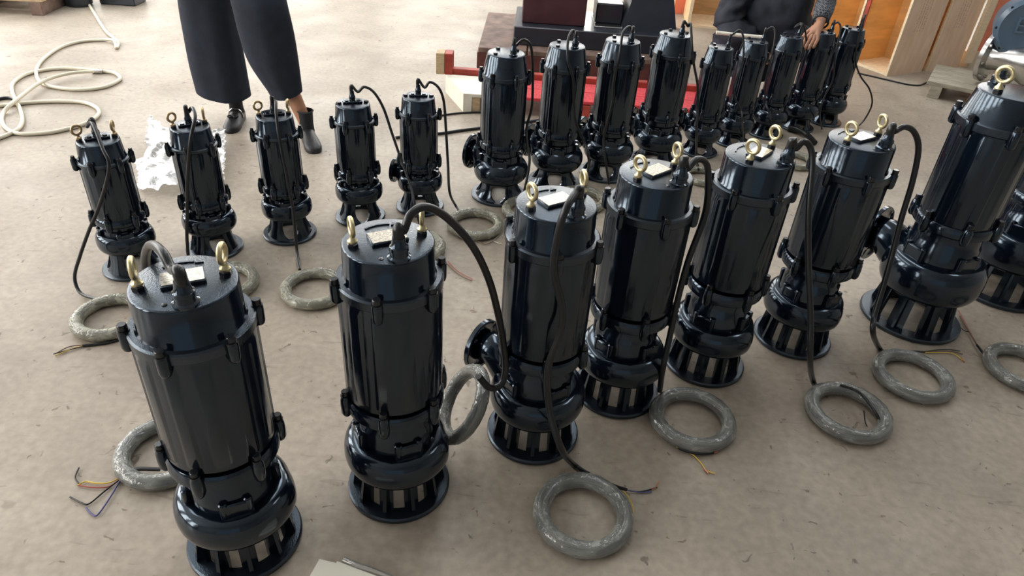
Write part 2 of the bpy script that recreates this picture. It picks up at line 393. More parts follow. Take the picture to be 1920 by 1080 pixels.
def pump_class(s):
    """mesh data of one pump type; list of (name, mesh, matrix, index of parent or None, follows outlet)"""
    L = []
    def put(name, mb, mt, M=None, par=None, out=False, sharp=38, me=None):
        L.append((name, me if me else mb.mesh(name, mt, sharp), M, par, out)); return len(L) - 1
    H, rl, rc, zc = s['H'], s['rl'], s['rc'], s['zc']
    # cap with lid
    b = 0.006
    put('motor_cap', MB().lathe([(0, H), (rl - b, H), (rl - b * 0.3, H - b * 0.3), (rl, H - b), (rc, zc + 0.004), (rc + 0.004, zc), (rc + 0.004, zc - 0.02)], 64), 'lid', sharp=50)
    cap = L[-1][1]; cap.materials.clear(); cap.materials.append(MT['paint']); cap.materials.append(MT['lid'])
    for f in cap.polygons: f.material_index = 1 if f.normal.z > .9 else 0
    # body with raised panels
    zf, zb, rb_ = s['zf'], s['zb'], s['rb']
    def flute(a, r, z):
        if r < rb_ - 0.004 or z > zf - 0.012 or z < zb + 0.012: return 0
        d = (math.degrees(a) + 30) % 60 - 30
        e = abs(d)
        if e < 8: return s['fl']
        if e > 22: return s['fl'] * 0.9
        return 0
    zz = [zf + 0.004, zf - 0.01, zf - 0.016] + [zb + 0.016, zb + 0.01, zb - 0.004]
    put('motor_body', MB().lathe([(rb_ - 0.02, zf + 0.004)] + [(rb_, z) for z in zz] + [(rb_ - 0.02, zb - 0.004)], 180, fn=flute), 'paint', sharp=30)
    # upper flange
    rf = s['rf']
    put('flange_ring', MB().lathe([(rc - 0.01, zc), (rf - 0.004, zc), (rf, zc - 0.004), (rf, zf + 0.004), (rf - 0.004, zf), (rb_ - 0.006, zf - 0.004)], 64), 'lid')
    lr = s['lr']; lc = s['lc']
    lug = MB().lathe([(0, s['l1']), (lr * 0.9, s['l1']), (lr, s['l1'] - 0.003), (lr, s['l0'] + 0.012), (lr * 0.85, s['l0'] + 0.004), (lr * 0.5, s['l0']), (0, s['l0'])], 18)
    lug.box(lc - rb_ + 0.016, lr * 1.7, s['l1'] - s['l0'] - 0.024, T(-(lc - rb_ + 0.016) / 2, 0, s['l0'] + 0.02))
    lugm = lug.mesh('lug', 'paint')
    bh = s['bh']
    boltm = MB().lathe([(0, 0.0), (bh * 1.25, 0.0), (bh * 1.25, 0.003), (bh, 0.003), (bh, bh * 1.5), (bh * 0.85, bh * 1.7), (0, bh * 1.7)], 12).mesh('bolt', 'steelbolt', 30)
    for k in range(6):
        M = RZ(k * PI / 3) @ T(lc, 0, 0)
        i = put('lug', None, None, M, me=lugm)
        put('bolt', None, None, T(0, 0, s['l1']), par=i, me=boltm)
    # lower flange
    q1, q0, rq = s['q1'], s['q0'], s['rq']
    put('lower_flange', MB().lathe([(rb_ - 0.01, q1), (rq - 0.006, q1), (rq, q1 - 0.008), (rq, q0 + 0.006), (rq - 0.006, q0), (s['rch'] - 0.01, q0 - 0.002)], 64), 'paint')
    e = lr * 1.15
    hh = (q1 - q0)
    lug2 = MB().lathe([(0, q1 + 0.016), (e * 0.55, q1 + 0.013), (e * 0.9, q1 + 0.004), (e, q1 - hh * 0.35), (e * 0.95, q0), (e * 0.6, q0 - 0.010), (0, q0 - 0.012)], 18)
    lug2m = lug2.mesh('lower_lug', 'paint')
    for k in range(6):
        i = put('lower_lug', None, None, RZ(k * PI / 3) @ T(rq + e * 0.15, 0, 0), me=lug2m)
        put('bolt', None, None, T(0, 0, q1 + 0.012), par=i, me=boltm)
    # seal chamber and clamp
    rch = s['rch']; v1 = s['vz'] + s['vh']
    zt = v1 - 0.012
    put('seal_chamber', MB().lathe([(rch - 0.012, q0 + 0.004), (rch, q0 - 0.004), (rch, zt + (q0 - zt) * 0.62), (rch + 0.006, zt + (q0 - zt) * 0.55), (rch + 0.007, zt + 0.01), (rch + 0.012, zt - 0.006)], 56), 'paint')
    cw = rch * 0.72; chh = (q0 - zt) * 0.42
    blk = MB().box(0.030, cw, chh, T(rch + 0.004, 0, zt), 0.004)
    for sy in (-1, 1): blk.cyl(0.010, zt, zt + chh + 0.006, 12, T(rch + 0.010, sy * cw * 0.42, 0), 0.003)
    blkm = blk.mesh('clamp_block', 'paint')
    for k in range(4): put('clamp_block', None, None, RZ(-PI / 2 + k * PI / 2), me=blkm)
    # volute: a spiral casing that grows towards the outlet (local +x direction, leaving on the -y ... side)
    vz, vh, r0, r1 = s['vz'], s['vh'], s['v0'], s['v1']
    N = 96; prof = []
    vs = []; fs = []; npt = 19
    for k in range(N):
        a = 2 * PI * k / N                       # spiral end at angle -90 deg, outlet leaves along +x
        t = ((a + PI / 2) / (2 * PI)) % 1.0
        t = t if t > 0.0 else 0
        ro = r0 + (r1 - r0) * (t if t < 0.93 else 0.93 * (1 - t) / 0.07)
        rin = rch - 0.004
        rbot = s['rn']
        for i in range(npt):
            ph = PI / 2 - PI * i / (npt - 1)
            c = max(0.0, math.cos(ph)) ** (s.get('pt', .55) if ph > 0 else s.get('pb', .55)); sn = math.copysign(abs(math.sin(ph)) ** 0.9, math.sin(ph))
            ri = rin if ph > 0 else rbot
            vs.append(((ri + (ro - ri) * c) * math.cos(a), (ri + (ro - ri) * c) * math.sin(a), vz + vh * sn))
    for k in range(N):
        k2 = (k + 1) % N
        for i in range(npt - 1): fs.append((k * npt + i, k2 * npt + i, k2 * npt + i + 1, k * npt + i + 1))
    put('volute', MB().add(vs, fs), 'paint', out=True, sharp=60)
    # outlet: pipe and flange with real bolt holes
    off = 0.0; ol = s['ol']; oz = s['oz']
    pts = [(r0 * .45, 0, vz), (r0 * .75, 0, vz + (oz - vz) * 0.3), (ol - (ol - r0 * .75) * .35 - .012, 0, oz), (ol - .006, 0, oz), (ol + .004, 0, oz)]
    sp_ = spline(pts, 5)
    op = s['op']
    put('outlet_pipe', MB().tube(sp_, [op * (1.35 - 0.35 * i / (len(sp_) - 1)) for i in range(len(sp_))], 20, caps=False), 'paint', out=True)
    fr_ = s['of']
    disc = bpy.data.objects.new('tmp', MB().lathe([(op * 0.85, 0), (fr_ - 0.002, 0), (fr_, 0.002), (fr_, 0.014), (fr_ - 0.002, 0.016), (op * 0.85, 0.016), (op * 0.85, 0)], 48).mesh('tmp', 'paint'))
    COL.objects.link(disc)
    hm = MB()
    for k in range(4): hm.cyl(fr_ * 0.085, -0.02, 0.04, 12, RZ(PI / 4 + k * PI / 2) @ T(fr_ * 0.80, 0, 0))
    holes = bpy.data.objects.new('tmph', hm.mesh('tmph', 'paint')); COL.objects.link(holes)
    md = disc.modifiers.new('b', 'BOOLEAN'); md.operation = 'DIFFERENCE'; md.object = holes; md.solver = 'EXACT'
    bpy.context.view_layer.update()
    dme = bpy.data.meshes.new_from_object(disc.evaluated_get(bpy.context.evaluated_depsgraph_get())); dme.name = 'outlet_flange'
    bpy.data.objects.remove(disc); bpy.data.objects.remove(holes)
    put('outlet_flange', None, None, T(ol, off, oz) @ RY(PI / 2), out=True, me=dme)
    # base
    br, bt = s['br'], s['bt']
    rn = s['rn']; zn = vz - vh * 0.80
    rin = s['bi']
    put('base_ring', MB().lathe([(rin, 0), (br - 0.003, 0), (br, 0.003), (br, bt - 0.004), (br - 0.004, bt), (rin, bt), (rin, 0)], 72), 'lid')
    if s['base'] == 'ribs':
        n = s['nr']
        rib = MB()
        ra0, ra1 = rin + 0.010, rn + 0.010
        wv = 0.56 * PI / n
        V = []
        for (rr, z, ww) in ((ra0, bt - 0.002, wv), (ra1, zn + 0.012, wv * 1.05)):
            for dr in (0, -0.012):
                for sg in (-1, 1): V.append(((rr + dr) * math.cos(sg * ww), (rr + dr) * math.sin(sg * ww), z))
        rib.add(V, [(0, 1, 5, 4), (2, 6, 7, 3), (0, 4, 6, 2), (1, 3, 7, 5), (0, 2, 3, 1), (4, 5, 7, 6)])
        rib.add([(ra0 + 0.016, -0.005, bt - 0.002), (ra0 + 0.016, 0.005, bt - 0.002), (ra0 - 0.002, 0.005, bt), (ra0 - 0.002, -0.005, bt),
                 (ra1 + 0.006, -0.004, zn + 0.01), (ra1 + 0.006, 0.004, zn + 0.01), (ra1 - 0.002, 0.004, zn + 0.01), (ra1 - 0.002, -0.004, zn + 0.01)],
                [(0, 1, 5, 4), (1, 2, 6, 5), (2, 3, 7, 6), (3, 0, 4, 7), (0, 3, 2, 1), (4, 5, 6, 7)])
        me = rib.mesh('strainer_rib', 'paint')
        for k in range(n): put('strainer_rib', None, None, RZ((k + 0.5) * 2 * PI / n), me=me)
        put('base_collar', MB().lathe([(ra1 - 0.014, zn + 0.02), (ra1 + 0.006, zn + 0.02), (ra1 + 0.008, zn + 0.002), (ra1 - 0.004, zn - 0.006), (ra1 - 0.014, zn - 0.004), (ra1 - 0.014, zn + 0.02)], 56), 'paint')
    else:
        n = s['nr']; V = []; F = []; nz_, na = 9, 7
        rows = []
        for i in range(nz_):
            t = i / (nz_ - 1); z = bt - 0.003 + (zn + 0.012 - bt) * t
            fl = (1 - t) ** 2.2
            r_o = rn + 0.004 + (br - 0.022 - rn) * fl
            half = (0.60 * PI / n) * (0.78 + 0.75 * (abs(t - 0.5) * 2) ** 2.4)
            rows.append((r_o, z, half))
        for dr in (0, -0.010):
            for (r_o, z, half) in rows:
                for k in range(na):
                    a = -half + 2 * half * k / (na - 1)
                    V.append(((r_o + dr) * math.cos(a), (r_o + dr) * math.sin(a), z))
        Q = nz_ * na
        for i in range(nz_ - 1):
            for k in range(na - 1):
                j = i * na + k
                F.append((j, j + 1, j + na + 1, j + na)); F.append((Q + j, Q + j + na, Q + j + na + 1, Q + j + 1))
            for k in (0, na - 1):
                j = i * na + k; F.append((j, j + na, Q + j + na, Q + j))
        for k in range(na - 1):
            for i in (0, nz_ - 1):
                j = i * na + k; F.append((j, j + 1, Q + j + 1, Q + j))
        me = MB().add(V, F).mesh('leg', 'paint', 50)
        for k in range(n): put('leg', None, None, RZ((k + 0.5) * 2 * PI / n + s.get('lega', 0)), me=me)
        put('base_collar', MB().lathe([(rn - 0.012, zn + 0.022), (rn + 0.004, zn + 0.022), (rn + 0.006, zn + 0.004), (rn - 0.004, zn - 0.004), (rn - 0.012, zn - 0.002), (rn - 0.012, zn + 0.022)], 48), 'paint')
    # lid fittings
    eb = s.get('eye', 0.0)
    if eb:
        k_ = eb
        er, et = 0.0185 * k_, 0.0055 * k_
        eyem = MB().torus(er, et, 28, 10, T(0, 0, 0.034 * k_ + 0.004) @ RX(PI / 2)).lathe([(0, 0.002), (0.011 * k_, 0.002), (0.011 * k_, 0.006), (0.0065 * k_, 0.011 * k_), (0.0055 * k_, 0.018 * k_), (0, 0.019 * k_)], 16).mesh('eyebolt', s.get('eyemat', 'brass'))
        nutm = MB().lathe([(0, 0), (0.0125 * k_, 0), (0.0125 * k_, 0.008 * k_), (0.010 * k_, 0.010 * k_), (0, 0.010 * k_)], 6).mesh('nut', 'steelbolt', 25)
        for j, a in enumerate((0, PI)):
            i = put('eyebolt', None, None, RZ(a) @ T(s['er'], 0, H + 0.009 * k_) @ RZ(s.get('eyeyaw', (0.9, 0.6))[j]), me=eyem)
            put('nut', None, None, T(0, 0, -0.009 * k_), par=i, me=nutm)
    else:
        lb = MB().lathe([(0, 0), (0.010, 0), (0.010, 0.007), (0.0085, 0.008), (0, 0.008)], 6).mesh('lid_bolt', 'steelbolt', 25)
        for a in s['lb']: put('lid_bolt', None, None, RZ(a) @ T(s['er'], 0, H), me=lb)
    if s.get('plate'):
        p = s['plate']
        put('nameplate_boss', MB().box(p * 1.62, p, 0.010, T(0, s.get('plate_y', 0.004), H - 0.001), 0.002), 'lid')
        i = len(L) - 1
        put('nameplate', MB().box(p * 1.52, p * 0.9, 0.0012, T(0, s.get('plate_y', 0.004), H + 0.009)), 'plate', par=i)
        arc = MB(); n = 14; ra = rl * 0.70
        V = []; F = []
        for k in range(n + 1):
            a = R(118) - R(48) * k / n
            for rr in (ra - 0.0022, ra + 0.0022):
                for z in (H - 0.001, H + 0.0022): V.append((rr * math.cos(a), rr * math.sin(a), z))
        for k in range(n):
            j = 4 * k
            F += [(j + 1, j + 3, j + 7, j + 5), (j, j + 1, j + 5, j + 4), (j + 2, j + 6, j + 7, j + 3)]
        arc.add(V, F)
        a = R(62); hx, hy = ra * math.cos(a), ra * math.sin(a)
        tx, ty = math.sin(a), -math.cos(a)
        poly = [(hx + tx * 0.010, hy + ty * 0.010), (hx - tx * 0.006 + math.cos(a) * 0.006, hy - ty * 0.006 + math.sin(a) * 0.006), (hx - tx * 0.006 - math.cos(a) * 0.006, hy - ty * 0.006 - math.sin(a) * 0.006)]
        arc.prism(poly, H - 0.001, H + 0.0024)
        put('rotation_arrow', arc, 'lid')
        put('lid_screw', MB().lathe([(0, H + 0.003), (0.005, H + 0.002), (0.006, H - 0.001)], 12, RZ(R(-118)) @ T(rl * 0.78, 0, 0)), 'steelbolt')
    gr, gx, gy = s['gr'], s['gx'], s['gy']
    Mg = T(gx, gy, H)
    if s.get('bridge'):
        put('gland_clamp', MB().box(s['bridge'], 0.022, 0.010, T(0, 0, H - 0.001), 0.003).cyl(0.008, H, H + 0.013, 10, T(-s['bridge'] * 0.3, 0, 0)).cyl(0.008, H, H + 0.013, 10, T(s['bridge'] * 0.3, 0, 0)), 'paint')
    put('cable_gland', MB().lathe([(0, -0.001), (gr * 1.45, -0.001), (gr * 1.5, 0.005), (gr * 1.2, 0.008), (gr * 1.12, 0.018), (gr * 1.25, 0.020), (gr * 1.2, 0.028), (gr * 0.95, 0.032), (gr * 0.8, 0.05), (0, 0.05)], 24), 'paint', Mg)
    return L

SPEC = {}
SPEC['A'] = dict(H=.780, rl=.100, rc=.101, zc=.695, zf=.668, zb=.375, rb=.1155, fl=.0030, rf=.1195, lr=.0120, lc=.1225, l0=.646, l1=.694, bh=.0095,
    q1=.358, q0=.318, rq=.1215, rch=.088, vz=.163, vh=.050, v0=.131, v1=.144, op=.042, ol=.195, oz=.235, of=.080, rn=.090,
    br=.138, bt=.016, bi=.098, base='ribs', nr=10, eye=1.0, er=.077, plate=.050, gr=.0165, gx=0.0, gy=-.076, eyeyaw=(1.2, 1.5))
SPEC['C'] = dict(H=.528, rl=.070, rc=.075, zc=.462, zf=.446, zb=.242, rb=.0805, fl=.002, rf=.085, lr=.0105, lc=.0905, l0=.424, l1=.468, bh=.0068,
    q1=.243, q0=.212, rq=.087, rch=.068, vz=.138, vh=.038, v0=.097, v1=.106, op=.028, ol=.112, oz=.165, of=.055, rn=.070,
    br=.111, bt=.014, bi=.074, base='legs', nr=4, eye=.85, er=.055, gr=.0105, gx=0.0, gy=.004, bridge=.08, eyeyaw=(1.3, 0.4), eyemat='copperish')
SPEC['D'] = dict(SPEC['C'], eye=0.0, lb=(0.0, PI))
SPEC['E'] = dict(H=.687, rl=.083, rc=.098, zc=.600, zf=.577, zb=.290, rb=.0995, fl=.0025, rf=.1035, lr=.0120, lc=.1065, l0=.552, l1=.604, bh=.0082,
    q1=.290, q0=.255, rq=.1045, rch=.083, vz=.142, vh=.056, pt=1.25, pb=1.0, v0=.120, v1=.136, op=.046, ol=.148, oz=.190, of=.083, rn=.080,
    br=.134, bt=.014, bi=.088, base='legs', nr=4, eye=0.0, er=.060, lb=(R(40), R(130), R(-52 + 180 + 93)), gr=.0125, gx=.032, gy=-.04)
k1, k2 = .86, .80
SPEC['F'] = {k: (v * k1 if k in ('H', 'zc', 'zf', 'zb', 'l0', 'l1', 'q1', 'q0', 'vz', 'vh', 'oz') else v * k2 if k in ('rl', 'rc', 'rb', 'rf', 'lr', 'lc', 'bh', 'rq', 'rch', 'v0', 'v1', 'op', 'ol', 'of', 'rn', 'br', 'bi', 'er', 'gr', 'gx', 'gy') else v) for k, v in SPEC['E'].items()}
SPEC['B'] = dict(H=.905, rl=.106, rc=.122, zc=.815, zf=.785, zb=.455, rb=.124, fl=.0035, rf=.132, lr=.0145, lc=.135, l0=.760, l1=.818, bh=.011,
    q1=.455, q0=.415, rq=.134, rch=.114, vz=.222, vh=.076, v0=.165, v1=.188, op=.062, ol=.225, oz=.27, of=.112, rn=.112,
    br=.182, bt=.018, bi=.130, base='ribs', nr=8, eye=1.25, er=.075, gr=.018, gx=.0, gy=.07, eyeyaw=(.2, 1.9))
PC = {k: pump_class(v) for k, v in SPEC.items()}

def pump(cls, xy, phi, outdeg, label, group, cable=None, crad=.0092):
    """phi: heading of the lid's eyebolt axis; outdeg: compass of the outlet; cable: gland first, then (px,py,dy) points"""
    s = SPEC[cls]; M = T(xy[0], xy[1], 0) @ RZ(R(phi))
    root = empty('submersible_pump', label, 'pump', M, group)
    objs = []
    for (name, me, Ml, par, out) in PC[cls]:
        Mx = Ml if Ml is not None else Matrix.Identity(4)
        if out: Mx = RZ(R(outdeg - phi)) @ Mx
        objs.append(ob(name, me, root if par is None else objs[par], Mx))
    if cable:
        g = M @ Vector((s['gx'], s['gy'], s['H'] + .02))
        P = [g, g + Vector((0, 0, .05))]
        for c in cable:
            P.append(G(c[0], c[1], c[2][0]) if isinstance(c[2], tuple) else AT(c[0], c[1], xy[1] + c[2]))
        # keep it off the floor
        for p in P: p.z = max(p.z, crad + .002)
        pts = spline(P, 7); inv = M.inverted()
        rad = [crad * (1.28 if i < 9 else 1.0) for i in range(len(pts))]
        ob('power_cable', MB().tube([inv @ p for p in pts], rad, 10).mesh('power_cable', 'rubber', 60), root)
    return root

B2 = (2.06, 2.55)
gf = 'large pumps in the front row'
pump('A', (-.626, 1.087), 27, 120, 'large black submersible pump nearest the camera, leftmost of the front row', gf,
     [(322, 505, -.03), (305, 473, .00), (284, 459, .05), (274, 475, .09), (274, 510, .12), (285, 600, .17), (300, 720, .19), (318, 800, (.04,))])
pump('A', (-.273, 1.293), 28, 102, 'large black submersible pump, second from the left in the front row, thick cable arching right', gf,
     [(757, 432, -.05), (770, 402, -.03), (798, 388, .0), (838, 408, .03), (885, 460, .05), (915, 520, .08), (932, 580, .10), (943, 640, .12), (948, 690, .11), (940, 720, .09), (918, 727, .07), (897, 705, .05)])
pump('A', (.093, 1.525), 36, 147, 'large black submersible pump, third in the front row, cable snaking down its front', gf,
     [(1080, 362, -.07), (1062, 390, -.115), (1046, 440, -.13), (1038, 510, -.14), (1053, 572, -.15), (1050, 625, -.16), (1028, 690, -.18), (1030, 765, -.20), (1052, 840, -.24), (1076, 872, (.012,)), (1102, 890, (.03,))])
pump('A', (.363, 1.738), 43, 78, 'large black submersible pump, fourth in the front row, pale diamond-set nameplate on its lid', gf,
     [(1288, 316, -.04), (1306, 299, -.01), (1322, 304, .02), (1328, 330, .03), (1322, 400, .02), (1290, 490, -.02), (1270, 565, -.04), (1256, 630, -.06), (1243, 690, -.10), (1237, 732, (.03,))])
pump('A', (.687, 1.916), 52, 70, 'large black submersible pump, fifth in the front row, long cable dropping straight down', gf,
     [(1492, 278, -.05), (1506, 266, -.04), (1519, 276, -.04), (1523, 310, -.06), (1516, 400, -.12), (1516, 500, -.17), (1520, 600, -.22), (1519, 680, -.25), (1524, 712, (.035,)), (1533, 733, (.035,))])
pump('A', (1.050, 2.100), 34, 63, 'large black submersible pump, sixth in the front row, cable looping out to its right', gf,
     [(1677, 246, -.03), (1696, 238, -.01), (1714, 248, .0), (1722, 280, .0), (1711, 340, -.02), (1690, 410, -.05), (1672, 480, -.09), (1655, 540, -.14), (1640, 590, -.18), (1637, 625, -.22), (1648, 652, (.015,)), (1660, 664, (.03,))])
pump('B', (1.570, 2.290), 20, 132, 'biggest black submersible pump at the right with a wide slotted base and side outlet', gf)
pump('B', B2, 40, 60, 'big black submersible pump cut off by the right edge behind the biggest one', gf)
gc = 'small pumps with eyebolts in the back row'
pump('C', (-1.476, 2.250), 33, 130, 'small black submersible pump with two rusty eyebolts, leftmost in the back row', gc,
     [(163, 238, .02), (171, 229, .0), (180, 245, -.04), (193, 280, -.09), (204, 305, -.11), (200, 340, -.12), (184, 392, -.13), (167, 432, -.14), (150, 480, -.16), (140, 520, -.18), (152, 550, (.012,)), (188, 562, (.03,))], .0062)
pump('C', (-1.229, 2.425), 38, 130, 'small black submersible pump with eyebolts standing before the crumpled white film', gc,
     [(353, 210, .02), (360, 202, .0), (366, 220, -.05), (357, 262, -.10), (352, 330, -.12), (351, 400, -.13), (351, 455, -.15), (360, 500, (.012,)), (400, 515, (.03,))], .0062)
pump('C', (-.968, 2.586), 22, 130, 'small black submersible pump with eyebolts in front of the standing person', gc,
     [(514, 200, .01), (517, 190, -.01), (518, 215, -.06), (524, 262, -.10), (538, 330, -.12), (549, 390, -.13), (553, 430, -.15), (558, 480, -.17), (562, 506, (.03,))], .0062)
gd = 'small pumps without eyebolts'
pump('D', (-.706, 2.775), 20, 130, 'small black submersible pump without eyebolts, left one of two, cable arching right', gd,
     [(671, 172, .0), (683, 163, .0), (701, 173, .0), (719, 203, .0), (735, 250, -.02), (753, 302, -.06), (770, 350, -.12), (779, 390, -.18), (790, 430, (.012,)), (800, 450, (.03,))], .0058)
pump('D', (-.457, 2.912), 8, 168, 'small black submersible pump without eyebolts, right one of two, with a round side flange', gd,
     [(796, 164, .0), (806, 154, .0), (822, 164, .0), (832, 190, .0), (836, 240, -.02), (840, 310, -.06), (843, 360, -.12), (854, 385, (.03,)), (864, 398, (.035,))], .0058)
ge = 'medium pumps with tapered caps in the back row'
pump('E', (-.098, 3.090), 0, 154, 'medium black submersible pump with tapered cap, first of four, side flange at left', ge,
     [(966, 86, .0), (980, 75, .0), (993, 82, .02), (998, 106, .03), (999, 150, .04), (997, 200, .04), (988, 236, .02), (988, 265, -.03), (993, 300, -.08), (986, 345, -.14), (978, 380, (.03,))], .0062)
pump('E', (.173, 3.280), 0, 154, 'medium black submersible pump with tapered cap, second of four, in front of the red boards', ge,
     [(1081, 70, .0), (1074, 57, .0), (1065, 76, -.06), (1065, 115, -.10), (1075, 150, -.115), (1076, 190, -.12), (1080, 230, -.13), (1095, 265, -.14), (1104, 300, -.16), (1100, 330, (.012,)), (1090, 352, (.03,))], .0062)
pump('E', (.442, 3.433), 0, 154, 'medium black submersible pump with tapered cap, third of four', ge,
     [(1187, 60, .0), (1180, 50, .0), (1168, 62, -.05), (1162, 100, -.10), (1152, 150, -.115), (1149, 190, -.12), (1140, 225, -.13), (1132, 262, -.14), (1136, 305, -.18), (1142, 345, (.012,))], .0062)
pump('E', (.725, 3.630), -20, 154, 'medium black submersible pump with tapered cap, rightmost of four, beside the smaller cluster', ge,
     [(1290, 49, .0), (1295, 45, -.03), (1297, 80, -.09), (1300, 115, -.11), (1308, 160, -.11), (1308, 200, -.12), (1306, 250, -.14), (1306, 296, (.012,)), (1310, 318, (.03,))], .0062)
gF = 'cluster of pumps in front of the crouching person'
pump('F', (1.010, 3.815), 0, 154, 'smaller black pump, nearest of the cluster in front of the crouching person', gF,
     [(1372, 66, .0), (1387, 57, .0), (1394, 74, -.02), (1392, 120, -.06), (1376, 160, -.10), (1379, 185, -.10), (1389, 207, -.11), (1392, 230, -.13), (1392, 262, (.012,))], .0052)
pump('F', (1.240, 4.000), 0, 154, 'smaller black pump, second of the cluster, behind the pale stick', gF,
     [(1437, 57, .0), (1448, 51, .0), (1453, 62, -.02), (1450, 90, -.06), (1437, 150, -.10), (1435, 190, -.10), (1443, 215, -.12), (1445, 240, (.012,))], .0052)
pump('F', (1.487, 4.174), 0, 154, 'smaller black pump, third of the cluster, gripped by the crouching person', gF,
     [(1490, 52, .02), (1500, 44, .04), (1508, 50, .07), (1512, 80, .10), (1512, 130, .12), (1508, 190, .13)], .0052)
pump('F', (1.725, 4.330), 0, 154, 'smaller black pump, fourth of the cluster, just right of the gripping hand', gF,
     [(1560, 49, .0), (1571, 42, .0), (1576, 55, -.03), (1567, 100, -.08), (1561, 150, -.10), (1546, 180, -.11), (1537, 212, -.13), (1541, 242, (.012,))], .0052)
pump('F', (1.950, 4.472), 0, 154, 'smaller black pump, farthest right of the cluster, beside the plywood crates', gF,
     [(1616, 40, .0), (1623, 28, -.02), (1612, 60, -.06), (1604, 110, -.09), (1613, 142, -.05), (1630, 167, -.03), (1635, 195, -.03), (1621, 224, -.03), (1605, 240, (.012,))], .0052)

# ------------------------------------------------------------------ wrapped coils of cable
def coil_meshes(Rm, rs, k, seed):
    q = random.Random(seed); b = MB()
    spots = [(0, 0)] + [(rs * 2.05 * math.cos(a * PI / 3 + .3), rs * 2.05 * math.sin(a * PI / 3 + .3)) for a in range(6)]
    ring = [Vector((math.cos(t), math.sin(t), 0)) for t in [2 * PI * i / 56 for i in range(56)]]
    for j, (dx, dz) in enumerate(spots):
        p1, p2 = q.uniform(0, 6), q.uniform(0, 6)
        P = [d * (Rm + dx + .0010 * math.sin(2 * i * 2 * PI / 56 + p1)) + Vector((0, 0, dz + .0010 * math.sin(3 * i * 2 * PI / 56 + p2))) for i, d in enumerate(ring)]
        P += [P[0]]
        b.tube(P, rs, 8, caps=False)
    cable = b.mesh('cable_bundle', 'rubber', 60)
    V = []; F = []; ns, nc = 96, 14
    rr = rs * 3.5
    for i in range(ns):
        a = 2 * PI * i / ns
        for c in range(nc):
            t = 2 * PI * c / nc
            n_ = noise.noise(Vector((math.cos(a) * 6, math.sin(a) * 6, t * 1.1 + seed))) * .0022 + noise.noise(Vector((a * 14, t * 2.5, seed * 3.1))) * .0016
            qr = rr + n_
            V.append(((Rm + qr * math.cos(t)) * math.cos(a), (Rm + qr * math.cos(t)) * math.sin(a), qr * math.sin(t) * .98))
    for i in range(ns):
        for c in range(nc):
            i2, c2 = (i + 1) % ns, (c + 1) % nc
            F.append((i * nc + c, i2 * nc + c, i2 * nc + c2, i * nc + c2))
    wrap = MB().add(V, F).mesh('film_wrap', k, 60)
    uvl = wrap.uv_layers.new(name='UVMap')
    for pg in wrap.polygons:
        ids = [(v // nc, v % nc) for v in pg.vertices]
        for li, (a_, c_) in zip(pg.loop_indices, ids):
            if a_ == 0 and any(q[0] == ns - 1 for q in ids): a_ = ns
            if c_ == 0 and any(q[1] == nc - 1 for q in ids): c_ = nc
            uvl.data[li].uv = (a_ / ns, c_ / nc)
    return cable, wrap, rr
CM = [coil_meshes(.112, .0066, 'film', 3), coil_meshes(.112, .0066, 'film', 5), coil_meshes(.106, .0062, 'filmy', 8)]
gk = 'film-wrapped coils of cable'
def coil(label, c, kind=0, yaw=0, tilt=None, wires=(), scale=1.0, lift=0.0):
    cable, wrap, rr = CM[kind]
    if tilt is None:
        M = T(c[0], c[1], rr * .97 * scale + lift) @ RZ(R(yaw))
    else: M = T(*c) @ tilt
    M = M @ Matrix.Scale(scale, 4)
    root = empty('cable_coil', label, 'cable coil', M, gk)
    ob('cable_bundle', cable, root); ob('film_wrap', wrap, root)
    inv = M.inverted()
    for (mt, rad, pts) in wires:
        P = spline([G(p[0], p[1], p[2] if len(p) > 2 else .005) for p in pts], 6)
        nm = 'cable_end' if mt == 'rubber' else 'wire'
        ob(nm, MB().tube([inv @ p for p in P], rad / scale, 6).mesh(nm, mt, 60), root)
    return root

coil('film-wrapped cable coil at the far left, frayed wire ends, below the leftmost small pump', G(208, 594, .02), 2, 20,
     wires=[('rubber', .0045, [(240, 632), (205, 642), (180, 646), (155, 648)]), ('yellow', .0018, [(157, 648), (135, 654), (103, 667)]), ('brownwire', .0018, [(157, 647), (130, 650), (106, 662)]), ('rubber', .0018, [(157, 649), (125, 657), (100, 664)])])
coil('film-wrapped cable coil half hidden behind the base of the nearest large pump', G(312, 846, .02), 0, 90,
     wires=[('rubber', .0055, [(300, 880, .03), (250, 880, .03), (228, 894, .012)]),
            ('yellow', .0020, [(228, 894), (205, 905), (180, 906), (160, 903), (145, 911)]), ('redwire', .0020, [(228, 895), (205, 912), (175, 914), (148, 910)]),
            ('rubber', .0022, [(148, 907), (141, 895), (148, 877)]), ('rubber', .0022, [(228, 896), (195, 922), (168, 944), (155, 944), (131, 932)]), ('bluewire', .0022, [(228, 896), (208, 930), (185, 963), (175, 966), (161, 952)])])
coil('film-wrapped cable coil propped upright between the second and third front pumps', AT(868, 757, 1.44), 1,
     tilt=RZ(R(12)) @ RY(R(-58)), scale=.88)
coil('film-wrapped cable coil nearest the camera, on the floor before the third front pump', G(1093, 964, .02), 0, 0,
     wires=[('rubber', .0050, [(1132, 903, .03), (1160, 914, .02), (1175, 918, .012)]), ('rubber', .0020, [(1173, 918, .01), (1200, 922), (1232, 914)]), ('bluewire', .0020, [(1173, 918, .01), (1200, 923), (1222, 922)]),
            ('copper', .0020, [(1222, 918), (1230, 914), (1235, 902)]), ('yellow', .0016, [(1168, 920, .02), (1180, 935, .02), (1187, 955, .02), (1184, 975, .02)])])
